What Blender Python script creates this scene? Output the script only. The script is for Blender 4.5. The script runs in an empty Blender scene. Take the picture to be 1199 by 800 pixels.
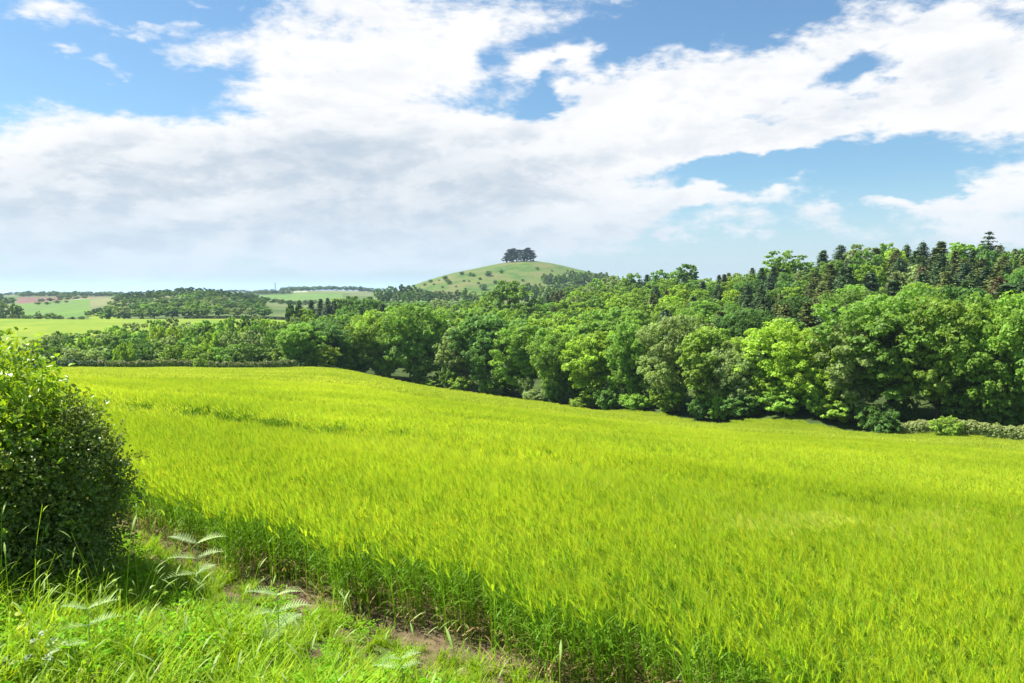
import bpy, math, random
import numpy as np
from mathutils import Vector, Matrix, Euler

R = math.radians
rng = np.random.default_rng(11)
random.seed(11)
sc = bpy.context.scene
col = sc.collection
F = 932.0                      # focal length in photo pixels (photo 1199 wide)
PITCH = math.atan(62.0 / F)
cp, sp = math.cos(PITCH), math.sin(PITCH)

# ------------------------------------------------------------------ layout helpers (numbers measured once, kept as world points)
def zx(px, py, Y):
    """world X and Z at depth Y of the line of sight that the survey numbers describe"""
    cx, cz = px - 599.5, -(py - 400.0)
    dy = F * cp + cz * sp
    dz = -F * sp + cz * cp
    return cx / dy * Y, dz / dy * Y

def X_of(px, Y, py=400.0):
    return zx(px, py, Y)[0]

def Z_of(py, Y):
    return zx(599.5, py, Y)[1]

PA, PB = -0.086, -0.1225
def plane(X, Y):
    return -2.2 + PA * X + PB * Y

# far edge of the barley (px, py of crop top, depth)
EDGE = [(-420, 428, 150), (-120, 429, 150), (70, 431, 155), (200, 430.5, 165), (350, 430, 175), (400, 432, 186), (430, 438, 190),
        (500, 452, 183), (600, 466, 168), (700, 480, 150), (840, 496, 128), (1000, 505, 112),
        (1050, 508, 108), (1199, 516, 99), (1400, 526, 92), (1750, 540, 84)]

# ------------------------------------------------------------------ terrain
ctrl = []
for px in (-500, -150, 100, 350, 600, 850, 1100, 1400, 1700):
    for Y in (1.0, 2.5, 6.0, 12.0, 25.0):
        X = X_of(px, Y)
        ctrl.append((px, Y, plane(X, Y)))
for px, py, Y in EDGE:
    x, z = zx(px, py, Y)
    ctrl.append((px, Y, z - 0.85))
    Yn = 25.0; xn = X_of(px, Yn); pn = -plane(xn, Yn) / Yn; pe = -(z - 0.85) / Y      # a straight run of ground from near to far
    for q in (.32, .45, .6, .75, .88):
        Yq = Y * q
        if Yq < 30: continue
        ctrl.append((px, Yq, -(pe + (pn - pe) * (1 / Yq - 1 / Y) / (1 / Yn - 1 / Y)) * Yq))
T = '''
-500 200 -25;-500 300 -18.5;-500 430 -16;-500 700 -25;-500 1200 -20;-500 2500 -16
0 195 -24;0 235 -24;0 300 -18.6;0 430 -16.2;0 520 -22;0 700 -26.5;0 1000 -20.5;0 1080 -22.5;0 1400 -16;0 2000 -18;0 3000 -18
150 200 -24;150 240 -24;150 300 -19;150 430 -16.4;150 520 -21;150 600 -22;150 750 -15;150 900 -9;150 1400 -15;150 3000 -18
235 205 -24;235 250 -24;235 300 -20;235 430 -16.4;235 520 -19.5;235 600 -19.5;235 730 -13;235 860 -6;235 1000 -8;235 1500 -18;235 3000 -18
310 215 -24;310 270 -24;310 330 -20;310 430 -16.8;310 600 -20;310 800 -16;310 1200 -25;310 1700 -13;310 2000 -8;310 3000 -18
400 215 -21;400 280 -22;400 380 -19;400 600 -20;400 900 -20;400 1250 -24;400 1650 -12;400 1950 -5;400 3000 -18
500 230 -22;500 300 -21;500 420 -19;500 700 -18;500 900 -11;500 1200 -12;500 2000 -16;500 3000 -20
600 220 -22;600 300 -18;600 380 -14;600 500 -15;600 700 -17;600 900 -17;600 1200 -17;600 2000 -18;600 3000 -22
700 200 -20;700 300 -13;700 420 -7;700 600 -10;700 900 -15;700 1200 -14;700 2000 -18
800 165 -19;800 230 -13;800 320 -7;800 400 -4;800 600 -8;800 1000 -12;800 2000 -18
900 150 -17.5;900 220 -9;900 300 0;900 420 -1;900 700 -8;900 1500 -14
1000 140 -15.5;1000 180 -11.5;1000 230 -5;1000 290 1;1000 420 -1;1000 800 -8
1200 130 -15.5;1200 180 -9;1200 230 -4;1200 290 0;1200 420 -2;1200 800 -8;1200 1800 -14
1650 130 -13;1650 180 -8;1650 290 -2;1650 600 -6;1650 1800 -14
'''
for part in T.replace('\n', ';').split(';'):
    if part.strip():
        a, b, c = map(float, part.split())
        ctrl.append((a, b, c))
ctrl = np.array(ctrl)
def feat(px, Y):
    return np.stack([np.clip(px, -520, 1720) / 260.0, np.log(np.clip(Y, 0.8, 4000)) * 1.6], -1)
CF = feat(ctrl[:, 0], ctrl[:, 1])
def phi(r2):
    return 0.5 * r2 * np.log(r2 + 1e-9)
n = len(CF)
K = phi(((CF[:, None] - CF[None]) ** 2).sum(-1)) + np.eye(n) * 1e-3
P = np.concatenate([np.ones((n, 1)), CF], 1)
A = np.block([[K, P], [P.T, np.zeros((3, 3))]])
# fit z / Y^0.5 so that near and far relief weigh alike
wgt = np.sqrt(ctrl[:, 1])
base_ctrl = np.array([plane(X_of(a, b), b) if b < 60 else 0 for a, b, c in ctrl])
sol = np.linalg.solve(A, np.concatenate([ctrl[:, 2] / wgt, np.zeros(3)]))
HILL = (X_of(616, 1200), 1200.0)
def cone(X, Y):
    r = np.hypot((X - HILL[0]), (Y - HILL[1]) * 0.8)
    return np.interp(r, [0, 14, 34, 55, 78, 112, 150, 200, 250, 330], [59, 58, 55, 50, 43.5, 34.5, 23, 9, 2, 0])
def H(X, Y):
    X = np.atleast_1d(np.asarray(X, float)); Y = np.atleast_1d(np.asarray(Y, float))
    out = np.empty(X.shape)
    Xf, Yf = X.ravel(), Y.ravel(); o = out.ravel()
    for s in range(0, len(Xf), 20000):
        x, y = Xf[s:s + 20000], Yf[s:s + 20000]
        ys = np.maximum(y, 1.0)
        px = 599.5 + F * x / ys * 0.9995
        f = feat(px, ys)
        k = phi(((f[:, None] - CF[None]) ** 2).sum(-1))
        z = (k @ sol[:n] + sol[n] + f @ sol[n + 1:]) * np.sqrt(np.clip(ys, .8, 4000))
        pl = plane(np.clip(x, -90, 90), np.clip(y, -60, 400))
        w = np.clip((y - 14) / 24, 0, 1); w = w * w * (3 - 2 * w)
        z = pl * (1 - w) + z * w
        z = z + cone(x, y)
        rr = np.hypot(x, y)
        w = np.clip((rr - 3300) / 1500, 0, 1)
        z = z * (1 - w) + (-85) * w
        o[s:s + 20000] = z
    return o.reshape(X.shape)
def h(x, y):
    return float(H(x, y)[0])

# barley field polygon in world XY
NEAR = [(-5.6, 10.2), (-4.2, 9.0), (-2.4, 7.45), (-0.3, 5.95), (2.0, 4.35), (6.0, 1.6), (12.0, -2.5), (40.0, -20.0)]
far_pts = [(X_of(px, Y), Y) for px, py, Y in EDGE]
POLY = NEAR + [(150.0, -20.0)] + far_pts[::-1]
POLY = np.array(POLY)
def in_poly(x, y, poly=POLY):
    x = np.asarray(x); y = np.asarray(y)
    c = np.zeros(x.shape, bool); j = len(poly) - 1
    for i in range(len(poly)):
        xi, yi = poly[i]; xj, yj = poly[j]
        t = ((yi > y) != (yj > y)) & (x < (xj - xi) * (y - yi) / (yj - yi + 1e-12) + xi)
        c ^= t; j = i
    return c
def dist_line(x, y, pts):
    d = np.full(np.shape(x), 1e9)
    for (x0, y0), (x1, y1) in zip(pts[:-1], pts[1:]):
        L2 = (x1 - x0) ** 2 + (y1 - y0) ** 2
        t = np.clip(((x - x0) * (x1 - x0) + (y - y0) * (y1 - y0)) / L2, 0, 1)
        d = np.minimum(d, np.hypot(x - x0 - t * (x1 - x0), y - y0 - t * (y1 - y0)))
    return d
def wob(x, y, s=1.0, k=0):
    return (np.sin(x * 1.3 * s + y * 2.1 * s + k) + np.sin(x * 2.7 * s - y * 1.9 * s + 1.7 + k) + np.sin(x * 5.3 * s + y * 4.1 * s + 0.6 + k) * .6) / 2.6

# ------------------------------------------------------------------ materials
def new_mat(name):
    m = bpy.data.materials.new(name); m.use_nodes = True
    nt = m.node_tree; nt.nodes.clear()
    return m, nt, nt.nodes, nt.links
def mth(N, L, op, a, b=None, clamp=False):
    nd = N.new('ShaderNodeMath'); nd.operation = op; nd.use_clamp = clamp
    for i, v in enumerate((a, b)):
        if v is None: continue
        if isinstance(v, (int, float)): nd.inputs[i].default_value = v
        else: L.new(v, nd.inputs[i])
    return nd.outputs[0]
def leaf_mat(name, c, trans=0.4, rough=0.5, spec=0.3, objcol=False, tint=True, tcol=None, big=None):
    m, nt, N, L = new_mat(name)
    out = N.new('ShaderNodeOutputMaterial')
    rgb = N.new('ShaderNodeRGB'); rgb.outputs[0].default_value = (*c, 1)
    cur = rgb.outputs[0]
    def mul(a, b):
        x = N.new('ShaderNodeMix'); x.data_type = 'RGBA'; x.blend_type = 'MULTIPLY'; x.inputs[0].default_value = 1
        L.new(a, x.inputs[6]); L.new(b, x.inputs[7]); return x.outputs[2]
    if objcol:
        oi = N.new('ShaderNodeObjectInfo'); cur = mul(cur, oi.outputs['Color'])
    if tint:
        at = N.new('ShaderNodeAttribute'); at.attribute_name = 'tint'; cur = mul(cur, at.outputs['Color'])
    if big:      # broad natural variation of the crop across the land
        geo = N.new('ShaderNodeNewGeometry')
        nz = N.new('ShaderNodeTexNoise'); nz.inputs['Scale'].default_value = big[0]; nz.inputs['Detail'].default_value = 3
        L.new(geo.outputs['Position'], nz.inputs['Vector'])
        cr = N.new('ShaderNodeValToRGB'); cr.color_ramp.elements[0].position = .35; cr.color_ramp.elements[1].position = .65
        cr.color_ramp.elements[0].color = (*big[1], 1); cr.color_ramp.elements[1].color = (*big[2], 1)
        L.new(nz.outputs[0], cr.inputs[0]); cur = mul(cur, cr.outputs[0])
    bs = N.new('ShaderNodeBsdfPrincipled'); bs.inputs['Roughness'].default_value = rough
    bs.inputs['Specular IOR Level'].default_value = spec
    L.new(cur, bs.inputs['Base Color'])
    if trans > 0:
        tr = N.new('ShaderNodeBsdfTranslucent')
        t2 = N.new('ShaderNodeRGB'); t2.outputs[0].default_value = (*(tcol or (1.25, 1.2, .6)), 1)
        L.new(mul(cur, t2.outputs[0]), tr.inputs[0])
        mx = N.new('ShaderNodeMixShader'); mx.inputs[0].default_value = trans
        L.new(bs.outputs[0], mx.inputs[1]); L.new(tr.outputs[0], mx.inputs[2]); L.new(mx.outputs[0], out.inputs[0])
    else:
        L.new(bs.outputs[0], out.inputs[0])
    return m
def ground_mat(name, c1, c2, scale=1.0, c3=None, s3=0.02, stripes=None, bump=0.3, rough=0.95):
    m, nt, N, L = new_mat(name)
    out = N.new('ShaderNodeOutputMaterial'); bs = N.new('ShaderNodeBsdfPrincipled')
    bs.inputs['Roughness'].default_value = rough; bs.inputs['Specular IOR Level'].default_value = .15
    geo = N.new('ShaderNodeNewGeometry')
    def noise(s, d=5):
        nz = N.new('ShaderNodeTexNoise'); nz.inputs['Scale'].default_value = s; nz.inputs['Detail'].default_value = d
        nz.inputs['Roughness'].default_value = .65
        L.new(geo.outputs['Position'], nz.inputs['Vector']); return nz.outputs[0]
    nz = noise(scale)
    cr = N.new('ShaderNodeValToRGB'); cr.color_ramp.elements[0].position = .36; cr.color_ramp.elements[1].position = .64
    cr.color_ramp.elements[0].color = (*c1, 1); cr.color_ramp.elements[1].color = (*c2, 1)
    L.new(nz, cr.inputs[0]); cur = cr.outputs[0]
    if c3:
        r3 = N.new('ShaderNodeValToRGB'); r3.color_ramp.elements[0].position = .45; r3.color_ramp.elements[1].position = .6
        L.new(noise(s3, 4), r3.inputs[0])
        mx = N.new('ShaderNodeMix'); mx.data_type = 'RGBA'; L.new(r3.outputs[0], mx.inputs[0]); L.new(cur, mx.inputs[6])
        mx.inputs[7].default_value = (*c3, 1); cur = mx.outputs[2]
    if stripes:
        mp = N.new('ShaderNodeMapping'); mp.inputs['Rotation'].default_value = (0, 0, stripes[1]); L.new(geo.outputs['Position'], mp.inputs[0])
        wv = N.new('ShaderNodeTexWave'); wv.inputs['Scale'].default_value = stripes[0]; wv.inputs['Distortion'].default_value = 1.5
        L.new(mp.outputs[0], wv.inputs[0])
        mx = N.new('ShaderNodeMix'); mx.data_type = 'RGBA'; mx.blend_type = 'MULTIPLY'; mx.inputs[0].default_value = stripes[2]
        L.new(cur, mx.inputs[6]); L.new(wv.outputs[0], mx.inputs[7]); cur = mx.outputs[2]
    L.new(cur, bs.inputs['Base Color'])
    bp = N.new('ShaderNodeBump'); bp.inputs['Strength'].default_value = bump; bp.inputs['Distance'].default_value = .08 / scale if scale > .5 else .6
    L.new(nz, bp.inputs['Height']); L.new(bp.outputs[0], bs.inputs['Normal'])
    L.new(bs.outputs[0], out.inputs[0])
    return m
def bark_mat(name, c1, c2):
    return ground_mat(name, c1, c2, scale=6, bump=.6, rough=.9)

M = {}
M['soil'] = ground_mat('soil', (.07, .05, .028), (.17, .12, .07), 9)
M['verge'] = ground_mat('verge_ground', (.05, .075, .02), (.10, .13, .03), 3)
M['midfield'] = ground_mat('pasture', (.11, .19, .012), (.20, .25, .018), .05, (.16, .22, .02), .012)
M['pasture'] = ground_mat('old_pasture', (.07, .15, .02), (.12, .20, .03), .03, (.10, .16, .04), .02)
M['hill'] = ground_mat('hill_turf', (.045, .10, .018), (.105, .155, .03), .05, (.13, .135, .045), .02)
M['plough'] = ground_mat('ploughed_earth', (.16, .085, .065), (.23, .13, .10), .05, stripes=(.02, .4, .4))
M['pale'] = ground_mat('pale_crop', (.28, .32, .16), (.34, .36, .2), .05)
M['woodfloor'] = ground_mat('wood_floor', (.03, .05, .012), (.06, .09, .02), .3)
M['farland'] = ground_mat('far_land', (.05, .085, .02), (.10, .14, .035), .012, (.16, .17, .07), .003)
M['sea'] = ground_mat('sea_water', (.30, .38, .42), (.42, .5, .54), .001, bump=0, rough=.5)
M['bark'] = bark_mat('bark', (.06, .045, .03), (.13, .10, .07))
M['pinebark'] = bark_mat('pine_bark', (.07, .05, .04), (.15, .10, .07))
M['leaf'] = leaf_mat('tree_leaves', (1.14, 1.12, 1.1), .48, .55, .25, objcol=True)
M['needle'] = leaf_mat('conifer_needles', (1, 1, 1), .15, .6, .25, objcol=True, tcol=(1.1, 1.1, .7))

# ------------------------------------------------------------------ mesh helpers
def link(o): col.objects.link(o); return o
def mesh_from(name, V, faces, mats, midx=None, tint=None, smooth=False):
    """V (n,3); faces list of int arrays (k,3)/(k,4); midx list aligned; tint (n,3)"""
    me = bpy.data.meshes.new(name)
    V = np.ascontiguousarray(V, np.float32)
    me.vertices.add(len(V)); me.vertices.foreach_set('co', V.ravel())
    loops = np.concatenate([f.ravel() for f in faces]).astype(np.int32)
    sizes = np.concatenate([np.full(len(f), f.shape[1], np.int32) for f in faces])
    starts = np.concatenate([[0], np.cumsum(sizes)[:-1]]).astype(np.int32)
    me.loops.add(len(loops)); me.loops.foreach_set('vertex_index', loops)
    me.polygons.add(len(sizes)); me.polygons.foreach_set('loop_start', starts); me.polygons.foreach_set('loop_total', sizes)
    for m in mats: me.materials.append(m)
    if midx is not None:
        mi = np.concatenate([np.full(len(f), k, np.int32) if np.isscalar(k) else np.asarray(k, np.int32) for f, k in zip(faces, midx)])
        me.polygons.foreach_set('material_index', mi)
    me.polygons.foreach_set('use_smooth', np.full(len(sizes), smooth, bool))
    if tint is not None:
        a = me.color_attributes.new('tint', 'FLOAT_COLOR', 'POINT')
        c = np.ones((len(V), 4), np.float32); c[:, :3] = tint; a.data.foreach_set('color', c.ravel())
    me.update(calc_edges=True)
    return me
class Geo:
    def __init__(s): s.V = []; s.Fs = []; s.mi = []; s.T = []; s.n = 0
    def add(s, V, Fa, mi=0, tint=None):
        V = np.asarray(V, float).reshape(-1, 3)
        s.V.append(V); s.Fs.append(np.asarray(Fa) + s.n); s.mi.append(mi)
        if tint is None: tint = np.ones((len(V), 3))
        tint = np.broadcast_to(np.asarray(tint, float), (len(V), 3)); s.T.append(tint); s.n += len(V)
    def mesh(s, name, mats, smooth=False):
        return mesh_from(name, np.concatenate(s.V), s.Fs, mats, s.mi, np.concatenate(s.T), smooth)
def unit(v): return v / (np.linalg.norm(v, axis=-1, keepdims=True) + 1e-12)
def quads(C, Nrm, size, r=rng, aspect=1.0, jitter=.25):
    """small leaf-clump quads at C facing Nrm"""
    n = len(C); a = unit(np.cross(Nrm, r.normal(size=(n, 3)))); b = np.cross(Nrm, a)
    s = np.asarray(size).reshape(-1, 1) if np.ndim(size) else size
    a = a * s; b = b * s * aspect
    ks = [(-.5, -.5), (.5, -.5), (.5, .5), (-.5, .5)]
    V = np.stack([C + a * (u + r.uniform(-jitter, jitter, (n, 1))) + b * (v + r.uniform(-jitter, jitter, (n, 1))) for u, v in ks], 1)
    return V.reshape(-1, 3), np.arange(4 * n).reshape(-1, 4)
def leaves(C, D, Nrm, ln, wd, fold=.25):
    """pointed oval leaves: base C, direction D, normal Nrm, length, width -> 2 quads each"""
    n = len(C); D = unit(D); S = unit(np.cross(D, Nrm)); U = np.cross(S, D)
    ln = np.asarray(ln).reshape(-1, 1); wd = np.asarray(wd).reshape(-1, 1)
    b = C; t = C + D * ln - U * ln * .12
    l1 = C + D * ln * .3 + S * wd * .5 + U * wd * fold; l2 = C + D * ln * .7 + S * wd * .38 + U * wd * fold * .8
    r1 = C + D * ln * .3 - S * wd * .5 + U * wd * fold; r2 = C + D * ln * .7 - S * wd * .38 + U * wd * fold * .8
    V = np.stack([b, l1, l2, t, r2, r1], 1).reshape(-1, 3)
    k = np.arange(n)[:, None] * 6
    return V, np.concatenate([k + [0, 3, 2, 1], k + [0, 5, 4, 3]])
def tube(pts, rads, k=6):
    pts = np.asarray(pts, float); V = []; n = len(pts)
    for i in range(n):
        d = unit(pts[min(i + 1, n - 1)] - pts[max(i - 1, 0)])
        a = unit(np.cross(d, [0.31, 0.95, 0.1] if abs(d[2]) > .6 else [0, 0, 1.])); b = np.cross(d, a)
        t = np.arange(k) * 2 * math.pi / k
        V.append(pts[i] + rads[i] * (np.cos(t)[:, None] * a + np.sin(t)[:, None] * b))
    Fa = [[i * k + j, i * k + (j + 1) % k, (i + 1) * k + (j + 1) % k, (i + 1) * k + j] for i in range(n - 1) for j in range(k)]
    return np.concatenate(V), np.array(Fa)
def strips(base, dirs, length, width, side, bend, seg=4, droop=1.0, wprof=None):
    """tapered curved blades. base(n,3) dirs(n,3) lean direction bend(n,3)"""
    n = len(base); t = np.linspace(0, 1, seg + 1)
    length = np.asarray(length).reshape(-1, 1); width = np.asarray(width).reshape(-1, 1)
    V = np.empty((n, (seg + 1) * 2, 3))
    for i, u in enumerate(t):
        c = base + dirs * length * u + bend * length * (u ** 2) * droop
        w = width * (wprof(u) if wprof else (1 - u ** 1.6) * .5 + .02)
        V[:, 2 * i] = c - side * w; V[:, 2 * i + 1] = c + side * w
    k = np.arange(n)[:, None] * (seg + 1) * 2
    Fa = np.concatenate([k + [2 * i, 2 * i + 1, 2 * i + 3, 2 * i + 2] for i in range(seg)])
    return V.reshape(-1, 3), Fa
def hv(n, r=rng):
    a = r.uniform(0, 2 * math.pi, n); return np.stack([np.cos(a), np.sin(a), 0 * a], 1)
def sph(n, r=rng): return unit(r.normal(size=(n, 3)))

def tag(o, label=None, cat=None, group=None, kind=None):
    if label: o['label'] = label
    if cat: o['category'] = cat
    if group: o['group'] = group
    if kind: o['kind'] = kind
    return o
def obj(name, me, parent=None, loc=None):
    o = bpy.data.objects.new(name, me); link(o)
    if parent: o.parent = parent
    if loc is not None: o.location = loc
    return o

# ------------------------------------------------------------------ ground sheet
def build_ground():
    fine = np.arange(-39, 39.01, .1)
    th = np.concatenate([np.linspace(-180, -50, 40, endpoint=False), np.linspace(-50, -39, 22, endpoint=False), fine, np.linspace(39, 50, 23)[1:], np.linspace(50, 180, 40, endpoint=False)[1:]])
    th = np.radians(th); nt_ = len(th)
    r = [0.4]
    while r[-1] < 6500:
        k = .035 if r[-1] < 100 else (.018 if r[-1] < 1700 else .03)
        r.append(r[-1] * (1 + k))
    r = np.array(r); nr = len(r)
    X = np.outer(r, np.sin(th)); Y = np.outer(r, np.cos(th))
    Z = H(X, Y)
    V = np.concatenate([np.stack([X, Y, Z], -1).reshape(-1, 3), [[0, 0, h(0, 0)]]])
    i, j = np.meshgrid(np.arange(nr - 1), np.arange(nt_), indexing='ij')
    j2 = (j + 1) % nt_
    Q = np.stack([i * nt_ + j, i * nt_ + j2, (i + 1) * nt_ + j2, (i + 1) * nt_ + j], -1).reshape(-1, 4)[:, ::-1]
    c = V[Q].mean(1); x, y = c[:, 0], c[:, 1]
    yy = np.maximum(y, 1); px = 599.5 + F * x / yy; rr = np.hypot(x, y)
    cls = np.full(len(Q), 7)                       # wood floor
    cls[(rr > 430)] = 8                            # far land
    near = rr < 240
    fld = in_poly(x, y)
    dl = dist_line(x, y, NEAR) + wob(x, y, 2.2) * .22
    left_side = (~fld) & (y < 60) & (rr < 60)
    cls[left_side] = 1
    cls[left_side & (dl < .28)] = 0
    cls[left_side & (dl < 1.2) & (wob(x, y, 3.0, 2) > .7)] = 0
    cls[fld] = 0
    def put(k, p0, p1, y0, y1, s0=0, s1=0):
        m = (px + s0 * (y - y0) > p0) & (px + s1 * (y - y0) < p1) & (y > y0) & (y < y1); cls[m] = k
    put(2, -600, 352, 268, 436)
    put(3, 12, 106, 640, 1010)
    put(4, 22, 76, 1080, 1420, 0, .02); put(4, 80, 133, 1080, 1400, .01)
    put(6, 88, 124, 1010, 1080)
    put(2, 104, 142, 540, 690)
    put(3, 303, 402, 1240, 1700)
    put(5 + 1, 334, 360, 1780, 1900)
    put(3, 440, 760, 640, 1000)
    cr = np.hypot(x - HILL[0], (y - HILL[1]) * .8)
    cls[cr < 300] = 5
    fan = np.array([[j, (j + 1) % nt_, nr * nt_] for j in range(nt_)])
    mats = [M['soil'], M['verge'], M['midfield'], M['pasture'], M['plough'], M['hill'], M['pale'], M['woodfloor'], M['farland']]
    me = mesh_from('ground', V, [Q, fan], mats, [cls, 1], smooth=True)
    tag(obj('ground', me), 'rolling ground of fields, verge and hills', 'ground', kind='structure')
    a = np.radians(np.linspace(0, 360, 97)[:-1]); rs = [3600, 9000, 18000, 30000]
    V = np.concatenate([np.stack([q * np.sin(a), q * np.cos(a), np.full(96, -50.)], 1) for q in rs])
    Fa = np.array([[i * 96 + j, i * 96 + (j + 1) % 96, (i + 1) * 96 + (j + 1) % 96, (i + 1) * 96 + j] for i in range(3) for j in range(96)])[:, ::-1]
    tag(obj('sea', mesh_from('sea', V, [Fa], [M['sea']])), 'pale sea on the horizon beyond the hills', 'sea', kind='structure')
build_ground()

# ------------------------------------------------------------------ scatter (stuff) through geometry nodes
def scatter(name, pts, rot, scl, idx, protos, label, cat, kind='stuff'):
    cl = bpy.data.collections.new(name + '_clumps')
    for i, me in enumerate(protos):
        o = bpy.data.objects.new('%s_clump_%02d' % (name, i), me); cl.objects.link(o)
    me = bpy.data.meshes.new(name); me.vertices.add(len(pts)); me.vertices.foreach_set('co', np.asarray(pts, np.float32).ravel())
    a = me.attributes.new('rot', 'FLOAT_VECTOR', 'POINT'); a.data.foreach_set('vector', np.asarray(rot, np.float32).ravel())
    a = me.attributes.new('scl', 'FLOAT_VECTOR', 'POINT'); a.data.foreach_set('vector', np.asarray(scl, np.float32).ravel())
    a = me.attributes.new('idx', 'INT', 'POINT'); a.data.foreach_set('value', np.asarray(idx, np.int32))
    o = obj(name, me)
    ng = bpy.data.node_groups.new(name, 'GeometryNodeTree')
    ng.interface.new_socket('Geometry', in_out='INPUT', socket_type='NodeSocketGeometry')
    ng.interface.new_socket('Geometry', in_out='OUTPUT', socket_type='NodeSocketGeometry')
    N, L = ng.nodes, ng.links
    gi = N.new('NodeGroupInput'); go = N.new('NodeGroupOutput')
    ci = N.new('GeometryNodeCollectionInfo'); ci.inputs['Collection'].default_value = cl
    ci.inputs['Separate Children'].default_value = True; ci.inputs['Reset Children'].default_value = True
    ip = N.new('GeometryNodeInstanceOnPoints'); ip.inputs['Pick Instance'].default_value = True
    def na(nm, ty):
        q = N.new('GeometryNodeInputNamedAttribute'); q.data_type = ty; q.inputs[0].default_value = nm
        return [s for s in q.outputs if s.enabled][0]
    L.new(gi.outputs[0], ip.inputs['Points']); L.new(ci.outputs[0], ip.inputs['Instance'])
    L.new(na('idx', 'INT'), ip.inputs['Instance Index'])
    L.new(na('rot', 'FLOAT_VECTOR'), ip.inputs['Rotation']); L.new(na('scl', 'FLOAT_VECTOR'), ip.inputs['Scale'])
    L.new(ip.outputs[0], go.inputs[0])
    md = o.modifiers.new('scatter', 'NODES'); md.node_group = ng
    return tag(o, label, cat, kind=kind)

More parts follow.
